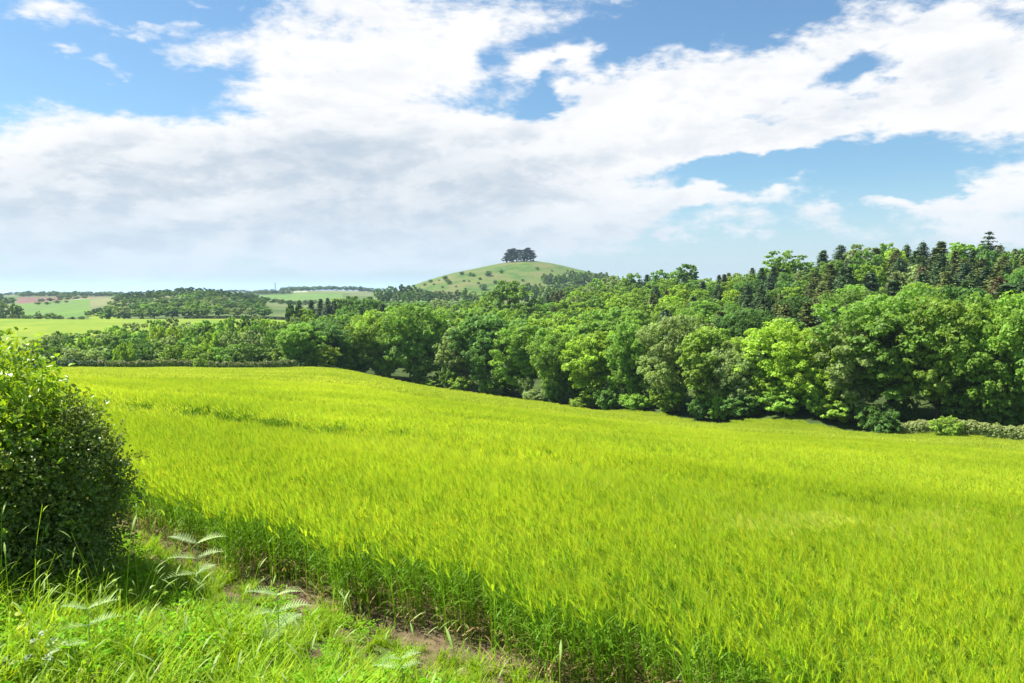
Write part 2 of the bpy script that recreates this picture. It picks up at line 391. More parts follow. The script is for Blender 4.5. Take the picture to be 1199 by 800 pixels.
# ------------------------------------------------------------------ barley
big = (.11, (.80, .86, .8), (1.12, 1.07, 1.2))
M['awn'] = leaf_mat('barley_awns', (.56, .69, .065), .5, .5, .12, tcol=(1.2, 1.15, .4), big=big)
M['awnsheen'] = leaf_mat('barley_awns_sheen', (.64, .72, .15), .5, .4, .4, tcol=(1.2, 1.1, .7))  # whitish copy of the awn colour, with the sheen painted in
M['awnfar'] = leaf_mat('barley_awns_far', (.58, .68, .08), .5, .5, .2, tcol=(1.2, 1.15, .5), big=big)
M['stem'] = leaf_mat('barley_stems', (.18, .34, .02), .4, .5, .12, tcol=(1.3, 1.2, .5), big=big)
M['drystem'] = leaf_mat('barley_dry_leaves', (.34, .26, .11), .3, .7, .1)
WIND = unit(np.array([-.9, -.35, 0]))
def barley_patch(name, size, nplant, seed, lod=0, pale=False, lean=.22):
    r = np.random.default_rng(seed); g = Geo(); AW = 2
    x = r.uniform(-.54, .54, nplant) * size; y = r.uniform(-.54, .54, nplant) * size
    b = np.stack([x, y, 0 * x], 1)
    hgt = r.normal(.66, .045, nplant)
    ln = WIND * lean + hv(nplant, r) * .12
    up = np.array([0, 0, 1.0])
    side = hv(nplant, r)
    tint = r.uniform(.8, 1.15, (nplant, 1)) * np.array([1, 1, 1]) + np.stack([r.uniform(-.1, .14, nplant), 0 * x, 0 * x], 1)
    if lod == 0:
        V, Fa = strips(b, up[None] + 0 * b, hgt, np.full(nplant, .0075), side, ln, 4, .5, lambda u: .5 - .15 * u)
        g.add(V, Fa, 0, np.repeat(tint, 10, 0))
        for k in range(4):      # leaves
            t = r.uniform(.12 + .16 * k, .34 + .17 * k, nplant)[:, None]
            p0 = b + up * hgt[:, None] * t + ln * hgt[:, None] * (t ** 2) * .5
            d = hv(nplant, r); dd = unit(d * .75 + up * r.uniform(.5, 1.3, (nplant, 1)))
            sd = unit(np.cross(d, up))
            V, Fa = strips(p0, dd, r.uniform(.14, .24, nplant), r.uniform(.007, .012, nplant), sd, -up[None] * r.uniform(.2, .8, (nplant, 1)) + d * .3, 4, .8)
            dry = k == 0
            g.add(V, Fa, 1 if dry else 0, np.repeat(tint, 10, 0))
    elif lod == 1:
        V, Fa = strips(b + up * .12, up[None] + 0 * b, hgt - .12, np.full(nplant, .014), side, ln, 2, .5, lambda u: .5 - .1 * u)
        g.add(V, Fa, 0, np.repeat(tint, 6, 0))
        for k in range(2):
            t = r.uniform(.45, .9, nplant)[:, None]
            p0 = b + up * hgt[:, None] * t + ln * hgt[:, None] * (t ** 2) * .5
            d = hv(nplant, r); sd = unit(np.cross(d, up))
            V, Fa = strips(p0, unit(d * .7 + up), r.uniform(.14, .24, nplant), np.full(nplant, .022), sd, -up[None] * .5 + d * .3, 2, .8)
            g.add(V, Fa, 0, np.repeat(tint, 6, 0))
    top = b + up * hgt[:, None] + ln * hgt[:, None] * .5
    hd = unit(up * r.uniform(.6, 1.5, (nplant, 1)) + ln * 1.5 + hv(nplant, r) * .36)     # direction of the head
    sd = unit(np.cross(hd, hv(nplant, r)))
    etint = np.repeat(tint * np.array([.92, 1.0, 1.0]), 6, 0)
    if lod < 2:
        w0 = .010 if lod == 0 else .014
        for q in range(2 if lod == 0 else 1):
            s2 = sd if q == 0 else np.cross(sd, hd)
            V, Fa = strips(top, hd, np.full(nplant, .085), np.full(nplant, w0), s2, WIND[None] * .1 + 0 * b, 2, .5, lambda u: .28 + .5 * math.sin(math.pi * min(u + .15, .95)))
            g.add(V, Fa, AW, etint)
        na_ = 11 if lod == 0 else 5
        for q in range(na_):
            p0 = top + hd * r.uniform(.0, .08, (nplant, 1))
            d = unit(hd + sph(nplant, r) * .34); s2 = unit(np.cross(d, sph(nplant, r)))
            L_ = r.uniform(.10, .16, nplant); w = .0018 if lod == 0 else .005
            n_ = nplant; a0 = p0 - s2 * w / 2; a1 = p0 + s2 * w / 2; a2 = p0 + d * L_[:, None] + WIND * .02 - np.array([0, 0, .012])
            V = np.stack([a0, a1, a2], 1).reshape(-1, 3); k = np.arange(n_)[:, None] * 3
            g.add(V, k + [0, 1, 2], AW, np.repeat(tint * np.array([1.08, 1.04, 1.1]), 3, 0))
    else:
        for q in range(5):
            p0 = top - up * r.uniform(.0, .35, (nplant, 1)) * (q > 1)
            d = unit((hd if q < 2 else up) + sph(nplant, r) * .5); s2 = unit(np.cross(d, sph(nplant, r)))
            w = .022 if q < 2 else .04; L_ = r.uniform(.16, .24, nplant)
            V = np.stack([p0 - s2 * w / 2, p0 + s2 * w / 2, p0 + d * L_[:, None]], 1).reshape(-1, 3); k = np.arange(nplant)[:, None] * 3
            g.add(V, k + [0, 1, 2], AW if q < 3 else 0, np.repeat(tint, 3, 0))
    return g.mesh(name, [M['stem'], M['drystem'], M['awnsheen'] if pale else M['awnfar'] if lod == 2 else M['awn']])

# wheel tracks (tramlines) of the sprayer crossing the field
def gp(px, py):
    """point of the crop plane seen on that survey line"""
    lo, hi = 2.0, 400.0
    for _ in range(50):
        m = (lo + hi) / 2; x, z = zx(px, py, m)
        if z > plane(x, m) + .7: lo = m
        else: hi = m
    return zx(px, py, lo)[0], lo
TRAM = []
for (a, b), (c, d) in (((227, 487), (1108, 597)), ((103, 450), (1199, 545))):
    p, q = np.array(gp(a, b)), np.array(gp(c, d))
    u = unit(q - p); nrm = np.array([-u[1], u[0]])
    for o_ in (0, 1.9):
        TRAM.append([tuple(p - u * 60 + nrm * o_), tuple(q + u * 60 + nrm * o_)])
def build_barley():
    pts, rot, scl, idx = [], [], [], []
    def region(y0, y1, step, base, nvar, keep):
        X0, X1 = -95.0, 110.0
        xs = np.arange(X0, X1, step); ys = np.arange(-4, 200, step)
        x, y = np.meshgrid(xs, ys); x, y = x.ravel(), y.ravel()
        x = x + rng.uniform(-.18, .18, len(x)) * step; y = y + rng.uniform(-.18, .18, len(y)) * step
        rr = np.hypot(x, y)
        m = (rr >= y0) & (rr < y1) & in_poly(x, y) & (np.abs(x) < .78 * np.maximum(y, 0) + 5 + .05 * rr) & keep(x, y)
        x, y = x[m], y[m]; z = H(x, y)
        n_ = len(x)
        ht = 1 + .05 * wob(x, y, .35) + .04 * wob(x, y, .12, 3)
        a = rng.uniform(-.12, .12, n_) + .35 * wob(x, y, .2, 5)
        lean = .10 * wob(x, y, .5, 2); ht = ht * rng.uniform(.98, 1.02, n_)
        rot.append(np.stack([lean, .06 * wob(x, y, .8, 4), a], 1)); pts.append(np.stack([x, y, z], 1))
        scl.append(np.stack([np.ones(n_), np.ones(n_), ht], 1)); idx.append(base + rng.integers(0, nvar, n_))
        return x, y
    far_tr = lambda w: (lambda x, y: np.min([dist_line(x, y, t) for t in TRAM], 0) > w)
    edge_keep = lambda x, y: (dist_line(x, y, NEAR) > .16)
    region(0, 20, .44, 0, 6, lambda x, y: far_tr(.46)(x, y) & edge_keep(x, y))
    region(20, 62, .9, 6, 5, far_tr(.75))
    region(62, 260, 1.7, 11, 5, far_tr(1.15))
    protos = [barley_patch('b%d' % i, .5, 74, 100 + i, 0) for i in range(6)]
    protos += [barley_patch('b%d' % i, 1.0, 190, 200 + i, 1) for i in range(5)]
    protos += [barley_patch('b%d' % i, 1.9, 330, 300 + i, 2) for i in range(5)]
    # wind-laid patches; the light their awns catch is painted as paler colour
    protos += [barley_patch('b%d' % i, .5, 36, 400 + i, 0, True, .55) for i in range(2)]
    pp = []
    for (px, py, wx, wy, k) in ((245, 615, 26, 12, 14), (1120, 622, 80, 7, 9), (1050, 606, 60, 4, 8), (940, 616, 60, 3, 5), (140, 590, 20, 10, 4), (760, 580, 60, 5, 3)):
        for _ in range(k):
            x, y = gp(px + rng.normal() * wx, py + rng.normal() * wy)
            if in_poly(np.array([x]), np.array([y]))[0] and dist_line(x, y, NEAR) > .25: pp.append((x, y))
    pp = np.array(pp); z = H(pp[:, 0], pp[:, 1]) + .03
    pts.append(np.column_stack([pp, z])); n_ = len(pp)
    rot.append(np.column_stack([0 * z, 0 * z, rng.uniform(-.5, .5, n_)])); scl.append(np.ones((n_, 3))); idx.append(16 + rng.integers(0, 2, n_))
    scatter('barley_crop', np.concatenate(pts), np.concatenate(rot), np.concatenate(scl), np.concatenate(idx), protos,
            'bright green bearded barley crop filling the sloping field', 'barley')
build_barley()

# ------------------------------------------------------------------ verge grass
M['grass'] = leaf_mat('grass_blades', (.26, .43, .02), .45, .55, .08, tcol=(1.3, 1.2, .5))
M['drygrass'] = leaf_mat('dry_grass_blades', (.46, .42, .2), .4, .6, .2)
def grass_patch(name, size, n_, seed, hmin, hmax, w=.005):
    r = np.random.default_rng(seed); g = Geo(); up = np.array([0, 0, 1.])
    nt_ = max(3, n_ // 16)
    tc = r.uniform(-.5, .5, (nt_, 2)) * size
    ti = r.integers(0, nt_, n_); c = tc[ti] + r.normal(0, .03, (n_, 2))
    b = np.column_stack([c, np.full(n_, -.01)])
    d = hv(n_, r); L_ = r.uniform(hmin, hmax, n_) * r.uniform(.7, 1.1, nt_)[ti]
    side = unit(np.cross(d, up)); lean = r.uniform(.1, .45, (n_, 1))
    tint = (r.uniform(.7, 1.2, (nt_, 1)) * np.array([1, 1, 1]))[ti] * r.uniform(.85, 1.15, (n_, 1)); tint[:, 0] *= r.uniform(.8, 1.3, n_)
    V, Fa = strips(b, unit(up + d * lean), L_, r.uniform(.8, 1.6, n_) * w * 2, side, -up[None] * r.uniform(.15, .75, (n_, 1)) + d * r.uniform(.3, .7, (n_, 1)), 5, .75)
    mi = (r.uniform(size=n_) < .05).astype(int)
    g.add(V, Fa, np.tile(mi, 5), np.repeat(tint, 12, 0))
    # seed stalks
    k = max(1, n_ // 110); b2 = np.column_stack([r.uniform(-.5, .5, (k, 2)) * size, np.zeros(k)])
    d = hv(k, r); s2 = unit(np.cross(d, up)); Ls = r.uniform(hmax * .9, hmax * 1.45, k)
    V, Fa = strips(b2, up[None] + d * .12, Ls, np.full(k, .003), s2, d * .25, 4, .6, lambda u: .5)
    g.add(V, Fa, 0, 1.1)
    tp = b2 + (up + d * .12 + d * .15) * Ls[:, None]
    V, Fa = strips(tp - up * .05, unit(up + d * .8), np.full(k, .11), np.full(k, .012), s2, d * .3 - up * .4, 3, .6, lambda u: .5 * math.sin(math.pi * (u * .9 + .05)))
    g.add(V, Fa, 1, np.array([.7, 1.05, .6]))
    return g.mesh(name, [M['grass'], M['drygrass']])
def weed_patch(name, seed):
    """low broad-leaved herbs"""
    r = np.random.default_rng(seed); g = Geo(); n_ = 60
    c = np.column_stack([r.normal(0, .1, (n_, 2)), r.uniform(.03, .24, n_)]); d = hv(n_, r)
    V, Fa = leaves(c, d + [0, 0, .3], unit(np.array([0, 0, 1.]) + sph(n_, r) * .4), r.uniform(.04, .08, n_), r.uniform(.025, .04, n_))
    g.add(V, Fa, 0, np.repeat(r.uniform(.8, 1.3, (n_, 1)) * np.array([.8, 1, 1.2]), 6, 0))
    return g.mesh(name, [M['grass']])
def build_grass():
    step = .17
    xs = np.arange(-14, 9, step); ys = np.arange(-3, 14, step); x, y = np.meshgrid(xs, ys); x, y = x.ravel(), y.ravel()
    x = x + rng.uniform(-.08, .08, len(x)); y = y + rng.uniform(-.08, .08, len(y))
    dl = dist_line(x, y, NEAR)
    bare = (dl + wob(x, y, 1.6, 1) * .28 < .05) | ((dl < 1.15) & (wob(x, y, 3.0, 2) > .75))
    m = (~in_poly(x, y)) & (y > .8) & (~bare | (rng.uniform(size=len(x)) < .34)) & (np.abs(x) < .75 * y + 3)
    x, y, dl = x[m], y[m], dl[m]; n_ = len(x)
    z = H(x, y)
    s = (.95 + .38 * wob(x, y, 1.1)) * np.clip(dl / 1.0, .5, 1) 
    id_ = rng.integers(0, 5, n_); wd = rng.uniform(size=n_) < .17; id_[wd] = 5 + rng.integers(0, 2, wd.sum()); cs = rng.uniform(size=n_) < .10 + .12 * (wob(x, y, .9, 7) > .3); id_[cs] = 7 + rng.integers(0, 2, cs.sum())
    protos = [grass_patch('g%d' % i, .3, 110, 500 + i, .14, .40, .0032 + .0007 * i) for i in range(5)] + [weed_patch('w%d' % i, 520 + i) for i in range(2)] + [grass_patch('c%d' % i, .22, 46, 540 + i, .3, .58, .0065) for i in range(2)]
    scatter('verge_grass', np.column_stack([x, y, z]), np.column_stack([rng.uniform(-.1, .1, n_), rng.uniform(-.1, .1, n_), rng.uniform(0, 6.28, n_)]),
            np.repeat(s[:, None], 3, 1), id_, protos, 'long lush grass and herbs on the verge beside the crop', 'grass')
build_grass()

# soil clods and straw bits along the bare strip
def build_clods():
    g = Geo(); r = np.random.default_rng(5); base = np.array([[1, 0, 0], [-1, 0, 0], [0, 1, 0], [0, -1, 0], [0, 0, 1], [0, 0, -1.]])
    fc = np.array([[0, 2, 4], [2, 1, 4], [1, 3, 4], [3, 0, 4], [2, 0, 5], [1, 2, 5], [3, 1, 5], [0, 3, 5]])
    for _ in range(1500):
        t = r.uniform(0, 4.6); i = int(t); a, b = np.array(NEAR[i]), np.array(NEAR[i + 1]); p = a + (b - a) * (t - i)
        nrm = np.array([b[1] - a[1], -(b[0] - a[0])]); nrm /= np.linalg.norm(nrm)
        p = p + nrm * r.uniform(-.25, .5); s = abs(r.normal(.007, .006)) + .003
        g.add(base * s * r.uniform(.6, 1.4, (6, 3)) + [p[0], p[1], h(*p) + s * .2], fc, 0, r.uniform(.7, 1.3))
    tag(obj('soil_crumbs', g.mesh('soil_crumbs', [M['soil']])), 'crumbled brown soil along the foot of the crop', 'soil', kind='stuff')
build_clods()

# ------------------------------------------------------------------ foreground shrubs
M['hleaf'] = leaf_mat('hedge_leaves_bright', (.25, .41, .03), .42, .35, .5, tcol=(1.3, 1.2, .4))
M['sleaf'] = leaf_mat('hedge_leaves_small', (.17, .25, .05), .35, .4, .45, tcol=(1.25, 1.15, .5))
M['twig'] = bark_mat('twig_bark', (.10, .075, .055), (.2, .16, .12))
def shrub(name, ells, nleaf, ll, lw, leafm, seed, label, group, base, spikes=110, flowers=0):
    r = np.random.default_rng(seed)
    root = bpy.data.objects.new(name, None); link(root); root.location = base; root.empty_display_size = .3
    base = np.array(base)
    vol = np.array([e[1][0] * e[1][1] * e[1][2] for e in ells]) ** .67; pr = vol / vol.sum()
    g = Geo(); ei = r.choice(len(ells), nleaf, p=pr)
    C = np.array([e[0] for e in ells])[ei]; Rd = np.array([e[1] for e in ells])[ei]
    d = sph(nleaf, r); bump = 1 + .07 * np.sin(d[:, 0] * 17 + d[:, 2] * 13) + .17 * np.sin(d[:, 0] * 7 + ei) * np.sin(d[:, 1] * 6 + 2 * ei) + .10 * np.sin(d[:, 2] * 11 + d[:, 0] * 9)
    rad = (1 - np.abs(r.normal(0, .13, nleaf))) * bump
    P_ = C + d * Rd * rad[:, None]
    # clumping: pull leaves toward sprig centres
    ns = nleaf // 14; k = r.integers(0, ns, nleaf); sp_c = P_[:ns]; 
    P_ = sp_c[k] + r.normal(0, ll * 1.3, (nleaf, 3)); d = unit((P_ - C[:ns][k]) / Rd[:ns][k])
    inside = np.zeros(nleaf, bool)
    for c_, r_ in ells: inside |= (((P_ - c_) / r_) ** 2).sum(1) < .45
    m = (~inside | (r.uniform(size=nleaf) < .2)) & (P_[:, 2] > H(P_[:, 0], P_[:, 1]) + .04); P_, d, kk = P_[m], d[m], k[m]; q = len(P_)
    stint = (r.uniform(.75, 1.2, (ns, 1)) * np.ones(3) + np.column_stack([r.uniform(-.1, .2, ns), 0 * np.ones(ns), np.zeros(ns)]))[kk]
    up = np.array([0, 0, 1.])
    nrm = unit(d * .6 + up * .9 + sph(q, r) * .75)
    dr = unit(sph(q, r) + d * .7 - up * .2)
    V, Fa = leaves(P_ - base, dr, nrm, ll * r.uniform(.6, 1.35, q), lw * r.uniform(.7, 1.3, q))
    g.add(V, Fa, 0, np.repeat(stint * r.uniform(.85, 1.15, (q, 1)), 6, 0))
    # shoots poking out
    st = Geo()
    for _ in range(spikes):
        e = r.choice(len(ells), p=pr); c_, r_ = np.array(ells[e][0]), np.array(ells[e][1])
        dd = sph(1, r)[0]; dd[2] = abs(dd[2]) * .9 + .05; dd = unit(dd); p0 = c_ + dd * r_ * .85
        p1 = p0 + unit(dd + np.array([0, 0, .5]) + sph(1, r)[0] * .3) * r.uniform(.12, .30) * (1.7 if r.uniform() < .15 else 1)
        pm = (p0 + p1) / 2 + sph(1, r)[0] * .02
        V, Fa = tube(np.array([p0, pm, p1]) - base, [.003, .0025, .001], 4); st.add(V, Fa)
        nn = int(10 + 60 * ll); t = r.uniform(.1, 1.05, nn)[:, None]; cc = p0 + (p1 - p0) * t
        V, Fa = leaves(cc - base, unit(sph(nn, r) + (p1 - p0) * 2), unit(up + sph(nn, r) * .6), ll * r.uniform(.5, 1., nn), lw * r.uniform(.6, 1., nn)); g.add(V, Fa, 0, np.array([1.15, 1.1, 1.]))
    o = obj('foliage', g.mesh(name + '_foliage', [leafm]), root)
    # stems
    for _ in range(46):
        e = r.choice(len(ells), p=pr); c_, r_ = np.array(ells[e][0]), np.array(ells[e][1])
        a = np.array([c_[0] + r.normal(0, .3), c_[1] + r.normal(0, .25), 0]); a[2] = h(a[0], a[1]) - .03
        b = c_ + sph(1, r)[0] * r_ * .95
        if b[2] < a[2] + .3: b[2] = a[2] + .5
        t = np.linspace(0, 1, 7)[:, None]; pts = a + (b - a) * t + np.sin(t * math.pi) * np.array([r.normal(0, .12), r.normal(0, .12), .1]) + r.normal(0, .015, (7, 3))
        V, Fa = tube(pts - base, np.linspace(r.uniform(.008, .02), .003, 7), 5); st.add(V, Fa)
        for __ in range(5):
            i = r.integers(2, 6); p0 = pts[i]; p1 = p0 + sph(1, r)[0] * r.uniform(.15, .4)
            V, Fa = tube(np.array([p0, (p0 + p1) / 2 + sph(1, r)[0] * .02, p1]) - base, [.004, .003, .0015], 4); st.add(V, Fa)
    obj('stems', st.mesh(name + '_stems', [M['twig']]), root)
    return tag(root, label, 'bush', group)
shrub('hedge_bush', [((-5.45, 7.35, -1.5), (1.32, 1.1, 1.08)), ((-4.9, 6.9, -1.5), (.82, .65, .62)), ((-5.1, 7.2, -2.0), (1.1, .9, .85)), ((-6.9, 7.6, -1.6), (1.3, 1.1, 1.15)), ((-6.6, 7.3, -2.2), (1.3, .9, .8))],
      64000, .062, .040, M['hleaf'], 31, 'tall bush of big bright yellow-green leaves at the left edge of the frame', None, (-5.5, 7.5, h(-5.5, 7.5)))
shrub('hawthorn_bush', [((-4.3, 7.15, -1.84), (.70, .75, .74)), ((-4.55, 6.85, -2.3), (.82, .65, .6)), ((-4.55, 7.3, -1.75), (.55, .6, .5)), ((-4.05, 7.1, -1.75), (.5, .5, .42)), ((-4.2, 7.0, -2.4), (.62, .6, .5)), ((-4.2, 7.3, -1.38), (.34, .4, .3))],
      44000, .036, .026, M['sleaf'], 32, 'dense small-leaved dark bush leaning out over the verge beside the barley', None, (-4.4, 7.1, h(-4.4, 7.1)), 150)

# ------------------------------------------------------------------ ferns and broad-leaved plants
M['fern'] = leaf_mat('fern_fronds', (.50, .62, .32), .35, .45, .4)
M['butter'] = leaf_mat('silver_leaves', (.34, .42, .25), .3, .4, .5)
M['bramble'] = leaf_mat('bramble_leaves', (.42, .5, .03), .45, .4, .4)
def fern(px, py, hgt, nf, seed, label, y_hint=None, fl=.3):
    r = np.random.default_rng(seed); x, y = gp_ground(px, py)
    root = bpy.data.objects.new('fern_plant', None); link(root); root.location = (x, y, h(x, y)); root.empty_display_size = .2
    V, Fa = tube([(0, 0, -.02), (.01, 0, hgt * .5), (0, .01, hgt)], [.006, .005, .003], 6)
    g = Geo(); g.add(V, Fa, 0, (.6, .8, .5)); obj('stem', g.mesh('fern_stem', [M['fern']]), root)
    for i in range(nf):
        lvl = i // 2; z0 = hgt * (1 - .22 * lvl); sgn = 1 if i % 2 else -1
        az = (0.15 + r.normal(0, .25)) + (0 if sgn > 0 else math.pi) + lvl * .5
        d = np.array([math.cos(az), math.sin(az) * .9, .55 - .1 * lvl]); d = unit(d); up = np.array([0, 0, 1.])
        g = Geo(); L_ = fl * r.uniform(.8, 1.15)
        t = np.linspace(0, 1, 14); mid = np.array([[0, 0, z0] + d * L_ * u - up * L_ * .35 * u * u for u in t])
        V, Fa = tube(mid, np.linspace(.003, .001, 14), 4); g.add(V, Fa, 0, (.7, .9, .6))
        sd = unit(np.cross(d, up)); nn = unit(np.cross(sd, d))
        for u in np.linspace(.06, .98, 12):
            c = np.array([0, 0, z0]) + d * L_ * u - up * L_ * .35 * u * u
            pl = L_ * .34 * math.sin(math.pi * (u * .86 + .12)) ** .8 * (1.1 - u * .5)
            for s_ in (-1, 1):
                pd = unit(sd * s_ + d * .45)
                k = 7; uu = np.linspace(.1, 1, k)[:, None]; cc = c + pd * pl * uu
                for s2 in (-1, 1):
                    ld = unit(np.cross(nn, pd) * s2 + pd * .5)
                    V, Fa = leaves(cc, np.repeat(ld[None], k, 0), np.repeat(nn[None], k, 0) + sph(k, r) * .15, pl * .15 * (1.2 - uu[:, 0]), np.full(k, pl * .085)); g.add(V, Fa, 0, r.uniform(.85, 1.15))
        obj('frond', g.mesh('fern_frond', [M['fern']]), root)
    return tag(root, label, 'fern', 'young ferns on the verge')
def gp_ground(px, py):
    lo, hi = 1.5, 60.0
    for _ in range(50):
        m = (lo + hi) / 2; x, z = zx(px, py, m)
        if z > plane(x, m): lo = m
        else: hi = m
    return zx(px, py, lo)[0], lo
fern(232, 716, .60, 6, 41, 'pale feathery fern standing at the edge of the bare soil in front of the crop', fl=.29)
fern(326, 786, .56, 6, 42, 'pale fern with drooping fronds between the long grass and the barley', fl=.27)
fern(105, 800, .50, 5, 43, 'small pale fern low in the grass at bottom left', fl=.24)
fern(470, 822, .30, 4, 44, 'small faded fern beside the crop near the bottom edge', fl=.2)
def broadleaf_plant(px, py, seed, mat, label, name, cat, n_=22, ls=.13, hh=.3):
    r = np.random.default_rng(seed); x, y = gp_ground(px, py); g = Geo(); st = Geo()
    root = bpy.data.objects.new(name, None); link(root); root.location = (x, y, h(x, y)); root.empty_display_size = .2
    for i in range(n_):
        d = hv(1, r)[0]; tip = d * r.uniform(.05, .28) + [0, 0, r.uniform(.1, hh)]
        V, Fa = tube([d * .02, tip * [.6, .6, .7], tip], [.003, .0025, .002], 4); st.add(V, Fa, 0, (.5, .7, .4))
        for q in range(3):
            dd = unit(d + sph(1, r)[0] * .7 + [0, 0, .1]); nn = unit(np.array([0, 0, 1.]) + sph(1, r)[0] * .35)
            V, Fa = leaves(tip[None], dd[None], nn[None], [ls * r.uniform(.5, 1)], [ls * .6 * r.uniform(.6, 1)], .15); g.add(V, Fa, 0, r.uniform(.8, 1.2))
    V, Fa = tube([(-.05, 0, -.02), (0, .02, 0), (.05, 0, -.02)], [.012, .02, .012], 6); st.add(V, Fa, 0, (.4, .5, .3))
    obj('leaves', g.mesh(name + '_leaves', [mat]), root); obj('stems', st.mesh(name + '_stems', [mat]), root)
    return tag(root, label, cat)
broadleaf_plant(30, 806, 51, M['butter'], 'silvery broad-leaved plant at the bottom left corner', 'silvery_plant', 'plant', 24, .10, .28)
broadleaf_plant(2, 775, 52, M['bramble'], 'yellow-green bramble shoot reaching in at the left edge of the grass', 'bramble_shoot', 'bramble', 8, .08, .42)
broadleaf_plant(160, 722, 53, M['hleaf'], 'leafy nettle patch in the grass below the dark bush', 'nettle_plant', 'plant', 16, .06, .35)

# ------------------------------------------------------------------ trees
def broad_crown(seed, Ht=15., W=11., lobes=48, sub=13, per=20, leaf=.3, low=.10, irr=1.0, flat=0.0):
    r = np.random.default_rng(seed); cen = []; nrm0 = []
    zc = Ht * (.5 + low * .5); rz = Ht * (.5 - low * .5) * .97; rx = W / 2
    # golden-angle lobes over an irregular ellipsoid
    ph = r.uniform(0, 6.28, 4)
    for i in range(lobes):
        v = 1 - 1.93 * (i + .5) / lobes; a = i * 2.399963 + r.normal(0, .22)
        rr = math.sqrt(max(0, 1 - v * v)); k = 1 + irr * (.17 * math.sin(a * 2 + ph[0] + v * 2) + .12 * math.sin(a * 3 + ph[1]) + .12 * math.sin(v * 5 + ph[2]) + r.normal(0, .06))
        w = (1 - .28 * max(0, -v)) if v < 0 else (1 - flat * v)
        rl = W * r.uniform(.085, .155)
        d = np.array([rr * math.cos(a) * w, rr * math.sin(a) * w, v])
        c = np.array([d[0] * (rx - rl * .7) * k, d[1] * (rx - rl * .7) * k, zc + v * (rz - rl * .6) * (k * .5 + .5)])
        cen.append((c, rl))
    for i in range(lobes // 3):
        d = sph(1, r)[0] * r.uniform(.2, .6); cen.append((np.array([d[0] * rx, d[1] * rx, zc + d[2] * rz]), W * .13))
    C, Nn, S, Tn = [], [], [], []
    up = np.array([0, 0, 1.])
    for c, rl in cen:
        tl = r.uniform(.78, 1.22); d = sph(sub, r); d[:, 2] = d[:, 2] * .7 + .25
        sc_ = c + d * rl * r.uniform(.6, 1.05, (sub, 1)) * np.array([1.1, 1.1, .9])
        for q in range(sub):
            rs_ = rl * r.uniform(.28, .46); dd = sph(per, r); dd[:, 2] = np.abs(dd[:, 2]) * 1.1 - .25
            p = sc_[q] + dd * rs_ * r.uniform(.75, 1.2, (per, 1)); C.append(p); Nn.append(unit(unit(dd) * 1.0 + up * .3 + sph(per, r) * .6)); Tn.append(np.full(per, tl * r.uniform(.85, 1.15)))
    C = np.concatenate(C); Nn = np.concatenate(Nn); Tn = np.concatenate(Tn)
    V, Fa = quads(C, Nn, leaf * r.uniform(.6, 1.35, len(C)), r, .75)
    tint = np.repeat(Tn, 4)[:, None] * np.ones(3)
    g = Geo(); g.add(V, Fa, 0, tint)
    return g, cen
def trunk_geo(cen, seed, Ht, rad, nl=14, zfork=.3):
    r = np.random.default_rng(seed); g = Geo()
    top = np.array([r.normal(0, .3), r.normal(0, .3), Ht * .82])
    t = np.linspace(0, 1, 8)[:, None]; axis = top * t + np.sin(t * 3.1) * np.array([r.normal(0, .25), r.normal(0, .25), 0])
    axis[0] = [0, 0, -.6]
    V, Fa = tube(axis, rad * np.array([1.35, .95, .8, .66, .5, .36, .22, .08]), 8); g.add(V, Fa)
    sel = [cen[i] for i in r.permutation(len(cen))[:nl]]
    for c, rl in sel:
        z0 = np.clip(c[2] * r.uniform(.45, .75), Ht * .12, Ht * .75); i = z0 / (Ht * .82) * 7; k = int(min(i, 6)); p0 = axis[k] + (axis[k + 1] - axis[k]) * (i - k)
        pm = p0 * .45 + c * .55 + [0, 0, -.5 + r.normal(0, .3)]
        rr = rad * .34 * r.uniform(.7, 1.2)
        V, Fa = tube([p0, pm, c, c + (c - pm) * .35], [rr, rr * .65, rr * .35, rr * .1], 5); g.add(V, Fa)
        for _ in range(3):
            e = c + sph(1, r)[0] * rl; V, Fa = tube([pm, (pm + e) / 2 + r.normal(0, .15, 3), e], [rr * .4, rr * .28, rr * .08], 4); g.add(V, Fa)
    return g
